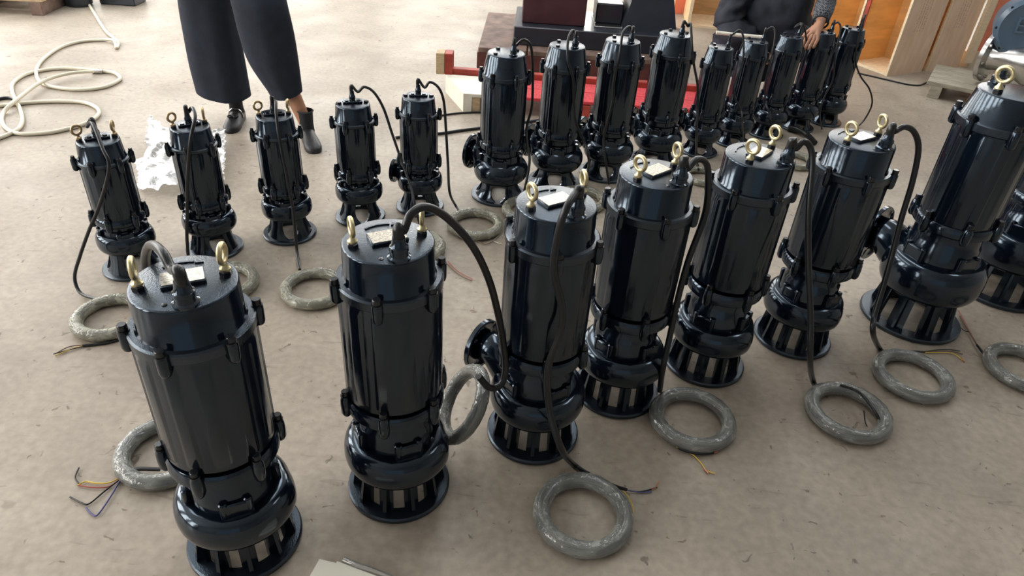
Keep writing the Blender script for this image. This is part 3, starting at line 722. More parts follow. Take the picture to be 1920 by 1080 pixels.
coil('film-wrapped cable coil before the gap between the fourth and fifth front pumps', G(1298, 786, .02), 1, 140,
     wires=[('yellow', .0018, [(1268, 838, .01), (1295, 850), (1312, 865), (1322, 880)]), ('copper', .0026, [(1321, 879), (1328, 888)]), ('yellow', .0018, [(1326, 883), (1341, 888)]), ('rubber', .0052, [(1250, 815, .012), (1275, 840, .01), (1310, 850, .01), (1338, 848, .01)]), ('copper', .0026, [(1336, 851), (1346, 846)])])
coil('film-wrapped cable coil on the floor below the fifth front pump', G(1590, 773, .02), 0, 215,
     wires=[('rubber', .0050, [(1575, 722, .05), (1610, 735, .05), (1636, 765, .05), (1648, 785, .03)]), ('rubber', .0020, [(1620, 770, .035), (1622, 790, .02), (1626, 800, .012)])])
coil('film-wrapped cable coil in front of the biggest pump', G(1711, 705, .02), 1, 300,
     wires=[('rubber', .0045, [(1690, 660, .03), (1715, 659, .02), (1733, 660, .012)]), ('yellow', .0017, [(1733, 661), (1770, 661), (1790, 664), (1806, 676)]), ('copper', .0026, [(1803, 671), (1808, 679)]), ('rubber', .0017, [(1733, 659), (1770, 655), (1800, 658)]), ('brownwire', .0017, [(1733, 660), (1775, 658), (1805, 664)])])
coil('film-wrapped cable coil cut off by the right edge of the picture', G(1921, 692, .02), 0, 30,
     wires=[('rubber', .0050, [(1855, 678, .02), (1842, 660, .015), (1832, 647, .012)]), ('brownwire', .0030, [(1832, 647, .012), (1815, 618, .01), (1800, 593, .01)]), ('redwire', .0022, [(1832, 647, .012), (1812, 610, .01), (1797, 582, .01)]), ('rubber', .0018, [(1820, 622, .01), (1808, 620, .01), (1797, 610, .01)])])
coil('film-wrapped cable coil just left of the second front pump', G(590, 541, .02), 2, 60)
coil('film-wrapped yellowish cable coil on the floor beside the flanged small pump', G(891, 420, .02), 2, 120,
     wires=[('filmy', .0018, [(938, 412, .02), (943, 430, .01), (930, 447), (926, 452), (942, 458)]), ('brownwire', .0016, [(870, 448), (895, 452), (910, 458), (925, 452)])])
coil('film-wrapped cable coil peeking out right of the nearest lid', G(420, 528, .02), 2, 10)
coil('film-wrapped cable coil peeking out right of the second front lid', G(779, 462, .02), 2, 200,
     wires=[('redwire', .0018, [(840, 490), (858, 508), (886, 524)]), ('brownwire', .0018, [(838, 495), (860, 515), (885, 527)])])
coil('film-wrapped cable coil behind the left rim of the third front lid', G(992, 394, .02), 2, 0)
coil('film-wrapped cable coil behind the right rim of the third front lid', G(1090, 374, .02), 2, 50)
coil('film-wrapped cable coil glimpsed between the fourth and fifth front lids', G(1318, 330, .02), 2, 50, scale=.8)
coil('film-wrapped cable coil glimpsed between the fifth and sixth front lids', G(1490, 300, .02), 2, 50, scale=.9)
h = MB().tube(spline([G(1478, 240, .022), G(1492, 243, .022), G(1512, 252, .022), G(1528, 268, .018)], 6), [.020] * 8 + [.016] * 11, 12).mesh('cable_joint', 'rubber', 60)
tag(ob('cable_joint', h), 'thick black cable joint lying behind the fifth front lid', 'cable')

# ------------------------------------------------------------------ hose and loose cables
def ground_line(name, px, rad, mt, label, cat, per=8, seg=8):
    P = [G(p[0], p[1], rad + (p[2] if len(p) > 2 else 0)) for p in px]
    return tag(ob(name, MB().tube(spline(P, per), rad, seg).mesh(name, mt, 60)), label, cat)
hose = ground_line('air_hose', [(150, -40), (163, 0), (180, 30), (198, 58), (214, 72), (222, 80), (218, 90), (213, 76, .01), (190, 75), (150, 78), (115, 88), (88, 105), (72, 122), (68, 137), (72, 149), (85, 159), (110, 165), (145, 168), (180, 166), (205, 160),
    (222, 151), (225, 145), (215, 137), (195, 134), (160, 130), (120, 128), (85, 131), (50, 139), (28, 152), (22, 165), (28, 185), (38, 205), (42, 225), (36, 240), (20, 250), (0, 258), (-30, 268)], .0105, 'hose', 'cream air hose looping over the floor at the left', 'hose')
conn = MB().tube([G(173, 134, .014), G(192, 134, .014)], .014, 12).mesh('hose_connector', 'inox')
ob('hose_connector', conn, hose)
ground_line('air_hose', [(-30, 202), (20, 196), (60, 192), (110, 190), (155, 192), (178, 200), (186, 210), (180, 220), (165, 229), (140, 238), (95, 248), (40, 251), (15, 243), (4, 228), (6, 212), (20, 196, .02), (40, 180, .02), (70, 158, .02), (100, 145, .02), (140, 136, .02), (175, 134, .02)], .0105, 'hose', 'second cream hose loop crossing under the first at the left edge', 'hose')
ground_line('cable', [(-20, 190), (5, 184), (22, 184), (28, 190)], .009, 'rubber', 'short black cable end at the left edge by the hose', 'cable')
ground_line('cable', [(824, 217), (850, 213), (880, 211), (905, 211), (930, 214)], .006, 'rubber', 'thin black cable on the floor before the pale plank', 'cable')
ground_line('cable', [(742, 258), (770, 254), (826, 250), (860, 245), (900, 240), (960, 232), (1010, 225), (1070, 210)], .0085, 'rubber', 'thick black cable on the floor behind the flanged small pump', 'cable')
ground_line('cable', [(1150, 15), (1182, 29), (1200, 32), (1222, 38), (1240, 38), (1255, 47), (1275, 55)], .006, 'brownwire', 'thin brown cable trailing over the far floor', 'cable')
ground_line('cable', [(1196, 12), (1212, 27), (1230, 38), (1250, 50), (1275, 57)], .006, 'brownwire', 'second thin brown cable crossing the first on the far floor', 'cable')
ground_line('cable', [(1608, 137), (1635, 143), (1665, 150), (1700, 158), (1722, 160), (1732, 157), (1750, 149)], .006, 'rubber', 'thin cable on the floor in front of the plywood crates', 'cable')

# ------------------------------------------------------------------ crumpled film and packet
def inside(x, y, poly):
    c = False; n = len(poly)
    for i in range(n):
        x1, y1 = poly[i]; x2, y2 = poly[(i + 1) % n]
        if (y1 > y) != (y2 > y) and x < (x2 - x1) * (y - y1) / (y2 - y1) + x1: c = not c
    return c
out = [G(*p) for p in [(284, 231), (306, 246), (340, 262), (425, 256), (424, 300), (420, 366), (340, 368), (272, 369), (258, 352), (262, 330), (252, 318), (280, 292), (274, 270)]]
poly = [(p.x, p.y) for p in out]
ax, bx_ = min(p[0] for p in poly), max(p[0] for p in poly); ay, by_ = min(p[1] for p in poly), max(p[1] for p in poly)
NX, NY = 64, 74; V = []; F = []; idx = {}
for i in range(NX + 1):
    for j in range(NY + 1):
        x = ax + (bx_ - ax) * i / NX; y = ay + (by_ - ay) * j / NY
        z = .012 + .055 * abs(noise.noise(Vector((x * 5, y * 5, .3)))) + .040 * abs(noise.noise(Vector((x * 12 + 3, y * 9, 1.7)))) + .012 * noise.noise(Vector((x * 30, y * 30, 5)))
        idx[i, j] = len(V); V.append((x, y, max(.003, z)))
for i in range(NX):
    for j in range(NY):
        cx = ax + (bx_ - ax) * (i + .5) / NX; cy = ay + (by_ - ay) * (j + .5) / NY
        if inside(cx, cy, poly): F.append((idx[i, j], idx[i + 1, j], idx[i + 1, j + 1], idx[i, j + 1]))
used = sorted({k for f in F for k in f}); mp_ = {o: n for n, o in enumerate(used)}
me = MB().add([V[k] for k in used], [tuple(mp_[k] for k in f) for f in F]).mesh('plastic_sheet', 'sheet', 180)
tag(ob('plastic_sheet', me), 'crumpled white plastic sheet on the floor behind the small pumps', 'plastic sheet')

pk = empty('paper_packet', 'cream paper packet in clear film at the bottom edge of the picture', 'packet', T(0, 0, 0))
a, b, c_, d = G(599, 1048, .03), G(720, 1084, .03), G(700, 1180, .03), G(570, 1110, .03)
def quad_slab(P, z0, z1): return MB().prism([(p.x, p.y) for p in P], z0, z1)
ob('paper_sheet', quad_slab([a, G(640, 1058, .03), G(600, 1140, .03), G(555, 1125, .03)], .0, .030).mesh('paper_sheet', 'paper', smooth=False), pk)
ob('paper_sheet', quad_slab([G(632, 1052, .034), G(722, 1086, .034), G(690, 1150, .034), G(598, 1130, .034)], .002, .034).mesh('paper_sheet', 'paper', smooth=False), pk)
ob('film_edge', MB().tube(spline([G(645, 1050, .03), G(670, 1060, .035), G(700, 1070, .03), G(735, 1084, .03)], 5), .007, 8).mesh('film_edge', 'film', 60), pk)

# ------------------------------------------------------------------ pallets and boards
def board(parent, p0, p1, width, z0, th, mt, name='board'):
    """a plank from p0 to p1 (xy), given width, in the parent's frame (parent at world origin rotation 0)"""
    d = Vector((p1[0] - p0[0], p1[1] - p0[1], 0)); L = d.length
    M = T((p0[0] + p1[0]) / 2, (p0[1] + p1[1]) / 2, z0) @ RZ(math.atan2(d.y, d.x))
    return ob(name, MB().box(L, width, th, None, min(.004, th * .2)).mesh(name, mt, 20), parent, M)

# red and pale boards in front of the machine
O = Vector((-.38, 4.18, 0))
pl = empty('board_stack', 'red and cream painted pallet lying behind the medium pumps', 'pallet', T(O.x, O.y, 0))
def lb(name, x, y, z, sx, sy, sz, mt, par=pl, rz=0): return ob(name, MB().box(sx, sy, sz, None, .003).mesh(name, mt, 20), par, T(x + sx / 2, y + sy / 2, z) @ RZ(rz))
ZT = .095
ob('runner', MB().prism([(0, 0), (.05, 0), (-.10, .34), (-.15, .34)], 0, ZT).mesh('runner', 'whiteboard', 20), pl)
lb('runner', .053, .005, .0, .05, .36, ZT - .004, 'palewood')
lb('runner', .70, .005, .0, .08, .42, ZT - .004, 'redwood')
lb('runner', 1.40, .005, .0, .08, .42, ZT - .004, 'redwood')
ob('board', MB().prism([(0, 0), (.34, .01), (.34, .35), (-.15, .34)], ZT, ZT + .02).mesh('board', 'whiteboard', 20), pl)
lb('board', .345, .01, ZT, 1.22, .17, .02, 'redbright')
lb('board', .345, .185, ZT, 1.22, .17, .02, 'redbright')
lb('board', -.12, .37, ZT + .012, 1.72, .05, .04, 'redwood')
lb('end_block', -.215, .36, ZT + .012, .055, .10, .135, 'palewood'); lb('end_block', -.158, .36, ZT + .012, .05, .10, .135, 'redwood')
lb('end_block', .98, .44, ZT + .02, .07, .09, .15, 'palewood')

# old brown pallet with the machine
bp_ = empty('wooden_pallet', 'old brown wooden pallet under the dark machine', 'pallet', T(-.37, 5.06, 0))
for i in range(4):
    ob('board', MB().box(.345, 1.06, .035, None, .004).mesh('board', 'brownwood', 20), bp_, T(.18 + .355 * i, .54, .115))
for y in (.06, .53, 1.0):
    ob('runner', MB().box(1.44, .10, .115, None, .004).mesh('runner', 'maroon' if y < .1 else 'brownwood', 20), bp_, T(.72, y, 0))
ob('wedge', MB().prism([(0, 0), (.10, 0), (.06, .05), (.0, .05)], 0, .16).mesh('wedge', 'brownwood', 20), bp_, T(1.34, .42, .151))

mc = empty('machine_set', 'dark motor and pump on a steel skid standing on the brown pallet', 'machine', T(-.12, 5.20, .151))
ob('skid', MB().box(1.16, .62, .13, T(.58, .31, 0), .006).mesh('skid', 'darkmetal', 25), mc)
ob('motor_plinth', MB().box(.46, .44, .22, T(.28, .33, .13), .008).mesh('motor_plinth', 'darkred', 25), mc)
ob('motor_foot', MB().box(.47, .42, .06, T(.28, .33, .35), .005).mesh('motor_foot', 'darkmetal', 25), mc)
def fins(a, r, z): return .012 if int(a / (2 * PI) * 72) % 2 == 0 and -.27 < z < .27 else 0
ob('motor', MB().lathe([(0, -.32), (.17, -.32), (.20, -.28), (.20, .28), (.17, .32), (.03, .33), (.03, .45), (0, .45)], 72, T(.33, .33, .63) @ RY(PI / 2), fins).mesh('motor', 'darkmetal', 30), mc)
ob('shelf', MB().box(.22, .36, .012, T(.69, .30, .13), .002).mesh('shelf', 'inox', 25), mc)
ob('coupling_guard', MB().box(.20, .30, .14, T(.69, .36, .142), .01).mesh('coupling_guard', 'darkmetal', 25), mc)
ped = MB()
ped.add([(-.20, -.20, 0), (.20, -.20, 0), (.20, .20, 0), (-.20, .20, 0), (-.12, -.14, .34), (.12, -.14, .34), (.12, .14, .34), (-.12, .14, .34)], [(0, 1, 5, 4), (1, 2, 6, 5), (2, 3, 7, 6), (3, 0, 4, 7), (4, 5, 6, 7), (3, 2, 1, 0)], T(.98, .30, .13))
ob('pump_pedestal', ped.mesh('pump_pedestal', 'darkmetal', 25), mc)
ob('pump_casing', MB().lathe([(0, -.15), (.16, -.15), (.22, -.09), (.235, 0), (.22, .09), (.16, .15), (0, .15)], 40, T(.98, .30, .62) @ RX(PI / 2)).mesh('pump_casing', 'darkmetal', 35), mc)
ob('suction_pipe', MB().cyl(.075, .15, .42, 28, T(.98, .30, .50) @ RY(PI / 2)).lathe([(0, .40), (.125, .40), (.125, .435), (0, .435)], 32, T(.98, .30, .50) @ RY(PI / 2)).mesh('suction_pipe', 'darkmetal', 35), mc)
ob('valve', MB().box(.14, .12, .10, T(.78, .20, .42), .015).cyl(.03, 0, .09, 16, T(.78, .20, .50)).mesh('valve', 'darkmetal', 30), mc)
ob('terminal_rail', MB().box(.24, .05, .05, T(-.10, .30, .50), .006).mesh('terminal_rail', 'darkmetal', 25), mc)

# stainless pump on a grey pallet at the right
sp0 = G(1728, 180)
gp = empty('wooden_pallet', 'grey-green plank pallet at the right under the stainless pump', 'pallet', T(sp0.x, sp0.y, 0) @ RZ(R(-31)))
for i in range(4):
    ob('board', MB().box(1.25, .125, .03, None, .003).mesh('board', 'greywood', 20), gp, T(.625, .065 + .14 * i, .085))
for x in (.04, .60, 1.2): ob('runner', MB().box(.08, .54, .085, None, .003).mesh('runner', 'greywood', 20), gp, T(x + .03, .27, 0))

fc_ = AT(1852, 115, 5.22); ipo = Vector((fc_.x + .33 * math.cos(R(-50)), fc_.y + .33 * math.sin(R(-50)), .116))
ip = empty('stainless_pump', 'stainless steel pump with slate-blue motor on the grey pallet', 'pump', T(*ipo) @ RZ(R(-50)) @ Matrix.Scale(1.15, 4))
MX = T(0, 0, .17) @ RY(PI / 2)
sm = MB().lathe([(.05, -.30), (.06, -.30), (.158, -.30), (.158, -.275), (.085, -.268), (.075, -.22), (.10, -.10), (.14, 0), (.14, .18), (.10, .22), (0, .22)], 48, MX)
ob('casing', sm.mesh('casing', 'inox', 30), ip)
sb = MB().lathe([(0, 0), (.010, 0), (.010, .012), (0, .012)], 10).mesh('bolt', 'inox', 30)
for k in range(8): ob('bolt', sb, ip, MX @ RZ(k * PI / 4 + .2) @ T(.135, 0, -.275))
ob('foot', MB().box(.26, .20, .035, T(.08, 0, 0), .004).mesh('foot', 'inox', 25), ip)
ob('outlet', MB().cyl(.05, .13, .20, 24, T(.08, 0, .17)).cyl(.085, .185, .205, 28, T(.08, 0, .17)).mesh('outlet', 'inox', 30), ip)
mp2 = ip.matrix_basis.inverted() @ AT(1927, 53, 5.10)
MY = T(*mp2) @ RZ(R(50 - 20)) @ RX(PI / 2)
mo = ob('motor', MB().lathe([(0, -.20), (.15, -.20), (.155, -.02), (.175, -.02), (.175, .015), (.150, .03), (.135, .022), (0, .022)], 48, MY).cyl(.07, 0, .20, 20, T(mp2.x + .02, mp2.y + .10, mp2.z - .30)).mesh('motor', 'blue', 30), ip)
cu = bpy.data.curves.new('lettering', 'FONT'); cu.body = 'EB'; cu.size = .125; cu.extrude = .009; cu.align_x = 'CENTER'; cu.align_y = 'CENTER'
to = bpy.data.objects.new('t', cu); COL.objects.link(to); bpy.context.view_layer.update()
tme = bpy.data.meshes.new_from_object(to.evaluated_get(bpy.context.evaluated_depsgraph_get())); bpy.data.objects.remove(to)
tme.materials.clear(); tme.materials.append(MT['blue'])
ob('lettering', tme, mo, MY @ T(-.012, .01, .026))
for k in range(8): ob('cover_bolt', MB().cyl(.008, 0, .012, 8).mesh('cover_bolt', 'steelbolt', 30), mo, MY @ RZ(k * PI / 4 + .1) @ T(.163, 0, .012))

# pallet and dark things at the top left
tp = empty('wooden_pallet', 'pale wooden pallet cut off at the top left corner', 'pallet', T(*G(86, 30)) @ RZ(R(5)))
for i in range(4): ob('board', MB().box(1.1, .13, .022, None, .003).mesh('board', 'palewood', 20), tp, T(-.55, .07 + .16 * i, .10))
for x in (-.06, -.55, -1.04): ob('runner', MB().box(.09, .62, .10, None, .003).mesh('runner', 'brownwood', 20), tp, T(x, .31, 0))
bk = G(112, 14)
bkt = empty('bucket', 'dark bucket beside the pallet at the top left', 'bucket', T(bk.x + .10, bk.y + .12, 0) @ Matrix.Scale(.85, 4))
ob('bucket_body', MB().lathe([(0, 0), (.11, 0), (.14, .28), (.145, .28), (.145, .295), (.13, .295), (.12, .02), (0, .02)], 32).mesh('bucket_body', 'darkmetal', 35), bkt)
ob('bucket_handle', MB().tube([Vector((.145 * math.cos(t), -.02, .27 + .12 * math.sin(t))) for t in [PI * i / 14 for i in range(15)]], .005, 6).mesh('bucket_handle', 'inox', 60), bkt)
bq = G(205, 9)
tb = empty('toolbox', 'low dark box on the far floor right of the hose', 'box', T(bq.x + .07, bq.y + .1, 0))
ob('box_body', MB().box(.30, .20, .10, None, .008).mesh('box_body', 'darkmetal', 25), tb)
ob('box_lid', MB().box(.31, .21, .03, T(0, 0, .10), .008).mesh('box_lid', 'darkmetal', 25), tb)
ob('box_handle', MB().tube([(-.06, 0, .13), (-.06, 0, .15), (.06, 0, .15), (.06, 0, .13)], .007, 8).mesh('box_handle', 'rubber', 60), tb)

# plywood crates, open on their left sides
ux, uy = Vector((.875, .485, 0)).normalized(), Vector((-.485, .875, 0)).normalized()
def crate(name, label, corner, w_, d_, h_, ang, edge='woodedge', side='print', red=True, inner='wood_orange_lit', grp='open plywood crates'):
    """local x: along the printed outer side, local y: along the opening, opening faces local -x"""
    th = .018
    root = empty(name, label, 'crate', T(corner[0], corner[1], 0) @ RZ(R(ang)), grp)
    ob('side_panel', MB().box(d_, th, h_, T(d_ / 2, th / 2, 0)).mesh('side_panel', side, smooth=False), root)
    ob('side_panel', MB().box(d_, th, h_, T(d_ / 2, w_ - th / 2, 0)).mesh('side_panel', inner, smooth=False), root)
    ob('back_panel', MB().box(th, w_ - 2 * th, h_, T(d_ - th / 2, w_ / 2, 0)).mesh('back_panel', inner, smooth=False), root)
    ob('bottom_panel', MB().box(d_ - th, w_ - 2 * th, th, T((d_ - th) / 2, w_ / 2, 0)).mesh('bottom_panel', edge, smooth=False), root)
    ob('inner_lining', MB().box(d_ - th, .004, h_, T((d_ - th) / 2, th + .002, 0)).mesh('inner_lining', inner, smooth=False), root)
    ob('edge_strip', MB().box(.012, th, h_, T(-.006, th / 2, 0)).mesh('edge_strip', edge, smooth=False), root)
    ob('edge_strip', MB().box(.012, th * 1.6, h_, T(-.006, w_ - th * .8, 0)).mesh('edge_strip', 'redwood' if red else edge, smooth=False), root)
    return root
cg = G(1664, 143)
ang = math.degrees(math.atan2(.20, .36))
uy = Vector((-math.sin(R(ang)), math.cos(R(ang)), 0)); ux = Vector((math.cos(R(ang)), math.sin(R(ang)), 0))
crate('plywood_crate', 'open plywood crate with faded stencil print on its outer side, nearest of the crates', cg, .38, .405, 1.25, ang)
c2 = cg + uy * .39
crate('plywood_crate', 'open plywood crate with orange light painted inside, behind the farthest right cluster pump', c2, .38, .405, 1.25, ang)
c3 = cg + uy * .78
crate('plywood_crate', 'open plywood crate beside the crouching person', c3, .38, .405, 1.25, ang)
c4 = cg + ux * .475 + uy * .0
crate('plywood_crate', 'plywood crate with stencil print standing right of the dark gap', c4, .38, .40, 1.25, ang, red=False)
c5 = cg + ux * .94 - uy * .03
pr = empty('red_board', 'orange-red panel with pale wooden edge behind the stainless pump', 'board', T(c5.x, c5.y, 0) @ RZ(R(ang)))
ob('panel', MB().box(1.1, .02, 1.25, T(.56, .03, .12)).mesh('panel', 'redpanel', smooth=False), pr)
ob('edge_strip', MB().box(.09, .03, 1.33, T(-.02, .0, .04)).mesh('edge_strip', 'woodedge', smooth=False), pr)
ob('foot_block', MB().box(1.0, .10, .12, T(.5, .05, 0)).mesh('foot_block', 'carton', smooth=False), pr)
ca = G(1277, 54)
crate('plywood_crate', 'plywood crate with a bright pale edge left of the crouching person', (ca.x + .86, ca.y + .02), .80, .5, 1.2, 84, red=False, inner='wood', side='woodedge')
rb0 = G(1262, 27)
rb_o = empty('red_board', 'small orange-red board propped beside the pale-edged crate', 'board', T(rb0.x, rb0.y + .05, 0) @ RZ(R(8)))
ob('panel', MB().box(.16, .03, .9, T(.08, 0, .0), .002).mesh('panel', 'redpanel', 20), rb_o)
ob('edge_strip', MB().box(.012, .034, .9, T(.0, 0, .0)).mesh('edge_strip', 'woodedge', 20), rb_o)

# ------------------------------------------------------------------ people
def skin_mesh(name, verts, edges, radii, material, root=0, sub=2, fold=0.0):
    me = bpy.data.meshes.new(name); me.from_pydata([tuple(v) for v in verts], edges, []); me.update()
    o = bpy.data.objects.new(name, me); COL.objects.link(o)
    sk = o.modifiers.new('skin', 'SKIN'); sk.use_smooth_shade = True
    if not me.skin_vertices: pass
    for i, sv in enumerate(me.skin_vertices[0].data):
        r = radii[i]; sv.radius = (r, r) if not isinstance(r, tuple) else r
        sv.use_root = (i == root)
    sb_ = o.modifiers.new('sub', 'SUBSURF'); sb_.levels = sub; sb_.render_levels = sub
    bpy.context.view_layer.update()
    dm = bpy.data.meshes.new_from_object(o.evaluated_get(bpy.context.evaluated_depsgraph_get()))
    bpy.data.objects.remove(o)
    if fold:
        nn = [(v.co.copy(), v.normal.copy()) for v in dm.vertices]
        for v, (c, n) in zip(dm.vertices, nn):
            q = Vector((c.x * 9, c.y * 9, c.z * 16))
            v.co = c + n * fold * (1 - 2.4 * abs(noise.noise(q)) + .5 * noise.noise(q * 2.3))
    dm.name = name; dm.materials.clear(); dm.materials.append(MT[material])
    dm.polygons.foreach_set('use_smooth', [True] * len(dm.polygons))
    return dm

class Skel:
    def __init__(s): s.v = []; s.e = []; s.r = []
    def p(s, co, r, prev=None):
        s.v.append(Vector(co)); s.r.append(r)
        if prev is not None: s.e.append((prev, len(s.v) - 1))
        return len(s.v) - 1
    def chain(s, prev, items):
        for co, r in items: prev = s.p(co, r, prev)
        return prev
    def hand(s, wrist, fwd, up, side, thumb_sign, curl=.5, k=1.0):
        """palm and five fingers; fwd: along the hand, up: back of the hand, side: towards the little finger"""
        w_ = s.v[wrist]; fwd = fwd.normalized(); side = side.normalized(); up = up.normalized()
        palm = s.p(w_ + fwd * .045 * k, .026 * k, wrist)
        for j, (off, ln) in enumerate(((-.028, .068), (-.009, .078), (.010, .073), (.028, .058))):
            b0 = s.p(w_ + fwd * .085 * k + side * off * k + up * .002, .0105 * k, palm)
            d = fwd; pos = s.v[b0]
            prev = b0
            for q, fr_ in enumerate((.45, .32, .23)):
                ang_ = curl * (.35 + .45 * q)
                dd = (d * math.cos(ang_) - up * math.sin(ang_)).normalized()
                pos = pos + dd * ln * fr_ * k
                prev = s.p(pos, (.0092 - .0008 * q) * k, prev)
        t0 = s.p(w_ + fwd * .030 * k - side * .032 * k - up * .008, .012 * k, palm)
        t1 = s.p(s.v[t0] + (fwd * .75 - side * .5 - up * .35).normalized() * .036 * k, .0105 * k, t0)
        s.p(s.v[t1] + (fwd * .9 - side * .1 - up * .4).normalized() * .028 * k, .009 * k, t1)

def head(S_, neck, top_dir, face_dir, scale=1.0):
    """neck vertex index -> head chain"""
    n = S_.v[neck]
    a = S_.p(n + top_dir * .07 + face_dir * .01, .055, neck)
    b = S_.p(n + top_dir * .13 + face_dir * .03, .074, a)
    c = S_.p(n + top_dir * .20 + face_dir * .02, .088, b)
    S_.p(n + top_dir * .255 + face_dir * .01, .06, c)
    S_.p(n + top_dir * .155 + face_dir * .115, .014, b)
    return c

def face_parts(root, hc, top_dir, face_dir, hairmb=True):
    side = top_dir.cross(face_dir).normalized()
    Mh = Matrix((side, -face_dir, top_dir)).transposed().to_4x4(); Mh.translation = hc
    hair = MB().lathe([(0, .115)] + [(.103 * math.sin(t), .115 * math.cos(t)) for t in [PI * i / 16 for i in range(1, 9)]] + [(.09, -.03), (.07, -.06), (.055, -.06)], 28, Mh @ T(0, .018, .0))
    ob('hair', hair.mesh('hair', 'hair', 60), root)
    for sx in (-1, 1):
        ob('eye', MB().lathe([(0, .011), (.008, .008), (.011, 0), (.008, -.008), (0, -.011)], 12, Mh @ T(sx * .032, -.082, -.035)).mesh('eye', 'paper', 60), root)
        ob('ear', MB().lathe([(0, .012), (.018, .006), (.024, 0), (.018, -.006), (0, -.008)], 12, Mh @ T(sx * .090, .005, -.045) @ RY(PI / 2)).mesh('ear', 'skin', 60), root)
    ob('mouth', MB().box(.045, .012, .010, Mh @ T(0, -.088, -.095), .004).mesh('mouth', 'redwire', 60), root)

# --- standing person
YL, YR = 3.78, 3.60
toeL, toeR = G(431, 251), G(592, 289)
hip = (AT(385, 0, YL) + AT(486, 0, YR)) / 2; hip.z = .92; hip.y += .02
per = empty('person', 'standing person in wide cropped navy trousers and black shoes', 'person', T(hip.x, hip.y, 0))
inv = per.matrix_basis.inverted()
def loc(v): return inv @ Vector(v)
dirL, dirR = Vector((.12, -.99, 0)), Vector((.45, -.89, 0))
ankL = toeL - dirL * .20 + Vector((0, 0, .085)); ankR = toeR - dirR * .20 + Vector((0, 0, .085))
kneeL = AT(405, 95, YL); kneeR = AT(505, 95, YR)
K = Skel()
pel = K.p(hip, .09)
ch_ = K.chain(pel, [(hip + Vector((0, 0, .18)), .12), (hip + Vector((0, 0, .36)), .135)])
nk = K.chain(ch_, [(hip + Vector((0, .0, .52)), .06), (hip + Vector((0, -.01, .58)), .052)])
hc1 = head(K, nk, Vector((0, 0, 1)), Vector((0, -1, 0)))
for sg, (kn, an, dr) in ((-1, (kneeL, ankL, dirL)), (1, (kneeR, ankR, dirR))):
    K.chain(pel, [(hip + Vector((sg * .11, (YL if sg < 0 else YR) - hip.y + .02, -.08)), .06), (kn, .052), ((kn + an) / 2 + Vector((0, .02, 0)), .046), (an, .036), (an - dr * .03 - Vector((0, 0, .05)), .032), (an + dr * .13 - Vector((0, 0, .058)), .026)])
    sh = K.chain(ch_, [(hip + Vector((sg * .12, 0, .44)), .065), (hip + Vector((sg * .19, 0, .43)), .055), (hip + Vector((sg * .25, .02, .18)), .042), (hip + Vector((sg * .10, -.20, .22)), .028)])
    K.hand(sh, Vector((-sg, -.25, .1)), Vector((0, -1, .2)), Vector((0, 0, -1)), sg, .6)
ob('body', skin_mesh('body', [loc(v) for v in K.v], K.e, K.r, 'skin'), per)
J = Skel(); j0 = J.p(hip + Vector((0, 0, .02)), .165); jc = J.chain(j0, [(hip + Vector((0, 0, .2)), .145), (hip + Vector((0, 0, .36)), .155), (hip + Vector((0, 0, .47)), .085)])
for sg in (-1, 1):
    J.chain(jc - 1, [(hip + Vector((sg * .12, 0, .43)), .08), (hip + Vector((sg * .19, 0, .42)), .07), (hip + Vector((sg * .25, .02, .18)), .057), (hip + Vector((sg * .12, -.18, .215)), .045)])
ob('jacket', skin_mesh('jacket', [loc(v) for v in J.v], J.e, J.r, 'jacket'), per)
face_parts(per, loc(K.v[hc1]), Vector((0, 0, 1)), Vector((0, -1, 0)))
tm = MB()
def leg_loft(secs, Y, sg):
    rings = []
    for (xl, xr, y) in secs:
        p, q = AT(xl, y, Y), AT(xr, y, Y); rings.append(((p + q) / 2, (q - p).length / 2))
    top = rings[0][0]
    pre = [(Vector((hip.x + sg * .085, hip.y, 1.02)), .125), (Vector((hip.x + sg * .10, hip.y, .90)), .15)]
    if top.z > .86: pre = pre[:1]
    rings = pre + rings
    # densify
    cs = spline([r_[0] for r_ in rings], 5); rs = spline([(r_[1], 0, 0) for r_ in rings], 5)
    V = []; F = []; n = 40
    for i, c in enumerate(cs):
        rr = rs[i].x; t = i / (len(cs) - 1)
        for k in range(n):
            a = 2 * PI * k / n
            fold = 1 + .035 * t * math.sin(5 * a + sg + 2 * t) + .02 * t * math.sin(9 * a + 1.3 + sg)
            V.append((c.x + rr * math.cos(a) * fold, c.y + rr * .72 * math.sin(a) * fold, c.z + .03 * t * math.sin(a + sg * .6) * (1 if i == len(cs) - 1 else .6)))
    m_ = len(cs)
    for i in range(m_ - 1):
        for k in range(n): F.append((i * n + k, i * n + (k + 1) % n, (i + 1) * n + (k + 1) % n, (i + 1) * n + k))
    # inner wall so the hem has thickness
    o = len(V)
    for i in (m_ - 1, m_ - 4):
        for k in range(n):
            v = Vector(V[i * n + k]); c = cs[i]; V.append(tuple(v + (Vector((c.x, c.y, v.z)) - v) * .05 + (Vector((0, 0, .002)))))
    for k in range(n):
        k2 = (k + 1) % n
        F.append(((m_ - 1) * n + k, (m_ - 1) * n + k2, o + k2, o + k)); F.append((o + k, o + k2, o + n + k2, o + n + k))
    tm.add([loc(v) for v in V], F)
leg_loft([(335, 437, 0), (345, 447, 60), (357, 457, 120), (371, 466, 172)], YL, -1)
leg_loft([(434, 536, 0), (450, 550, 60), (470, 559, 115), (509, 567, 173)], YR, 1)
ob('trousers', tm.mesh('trousers', 'trouser', 80), per)
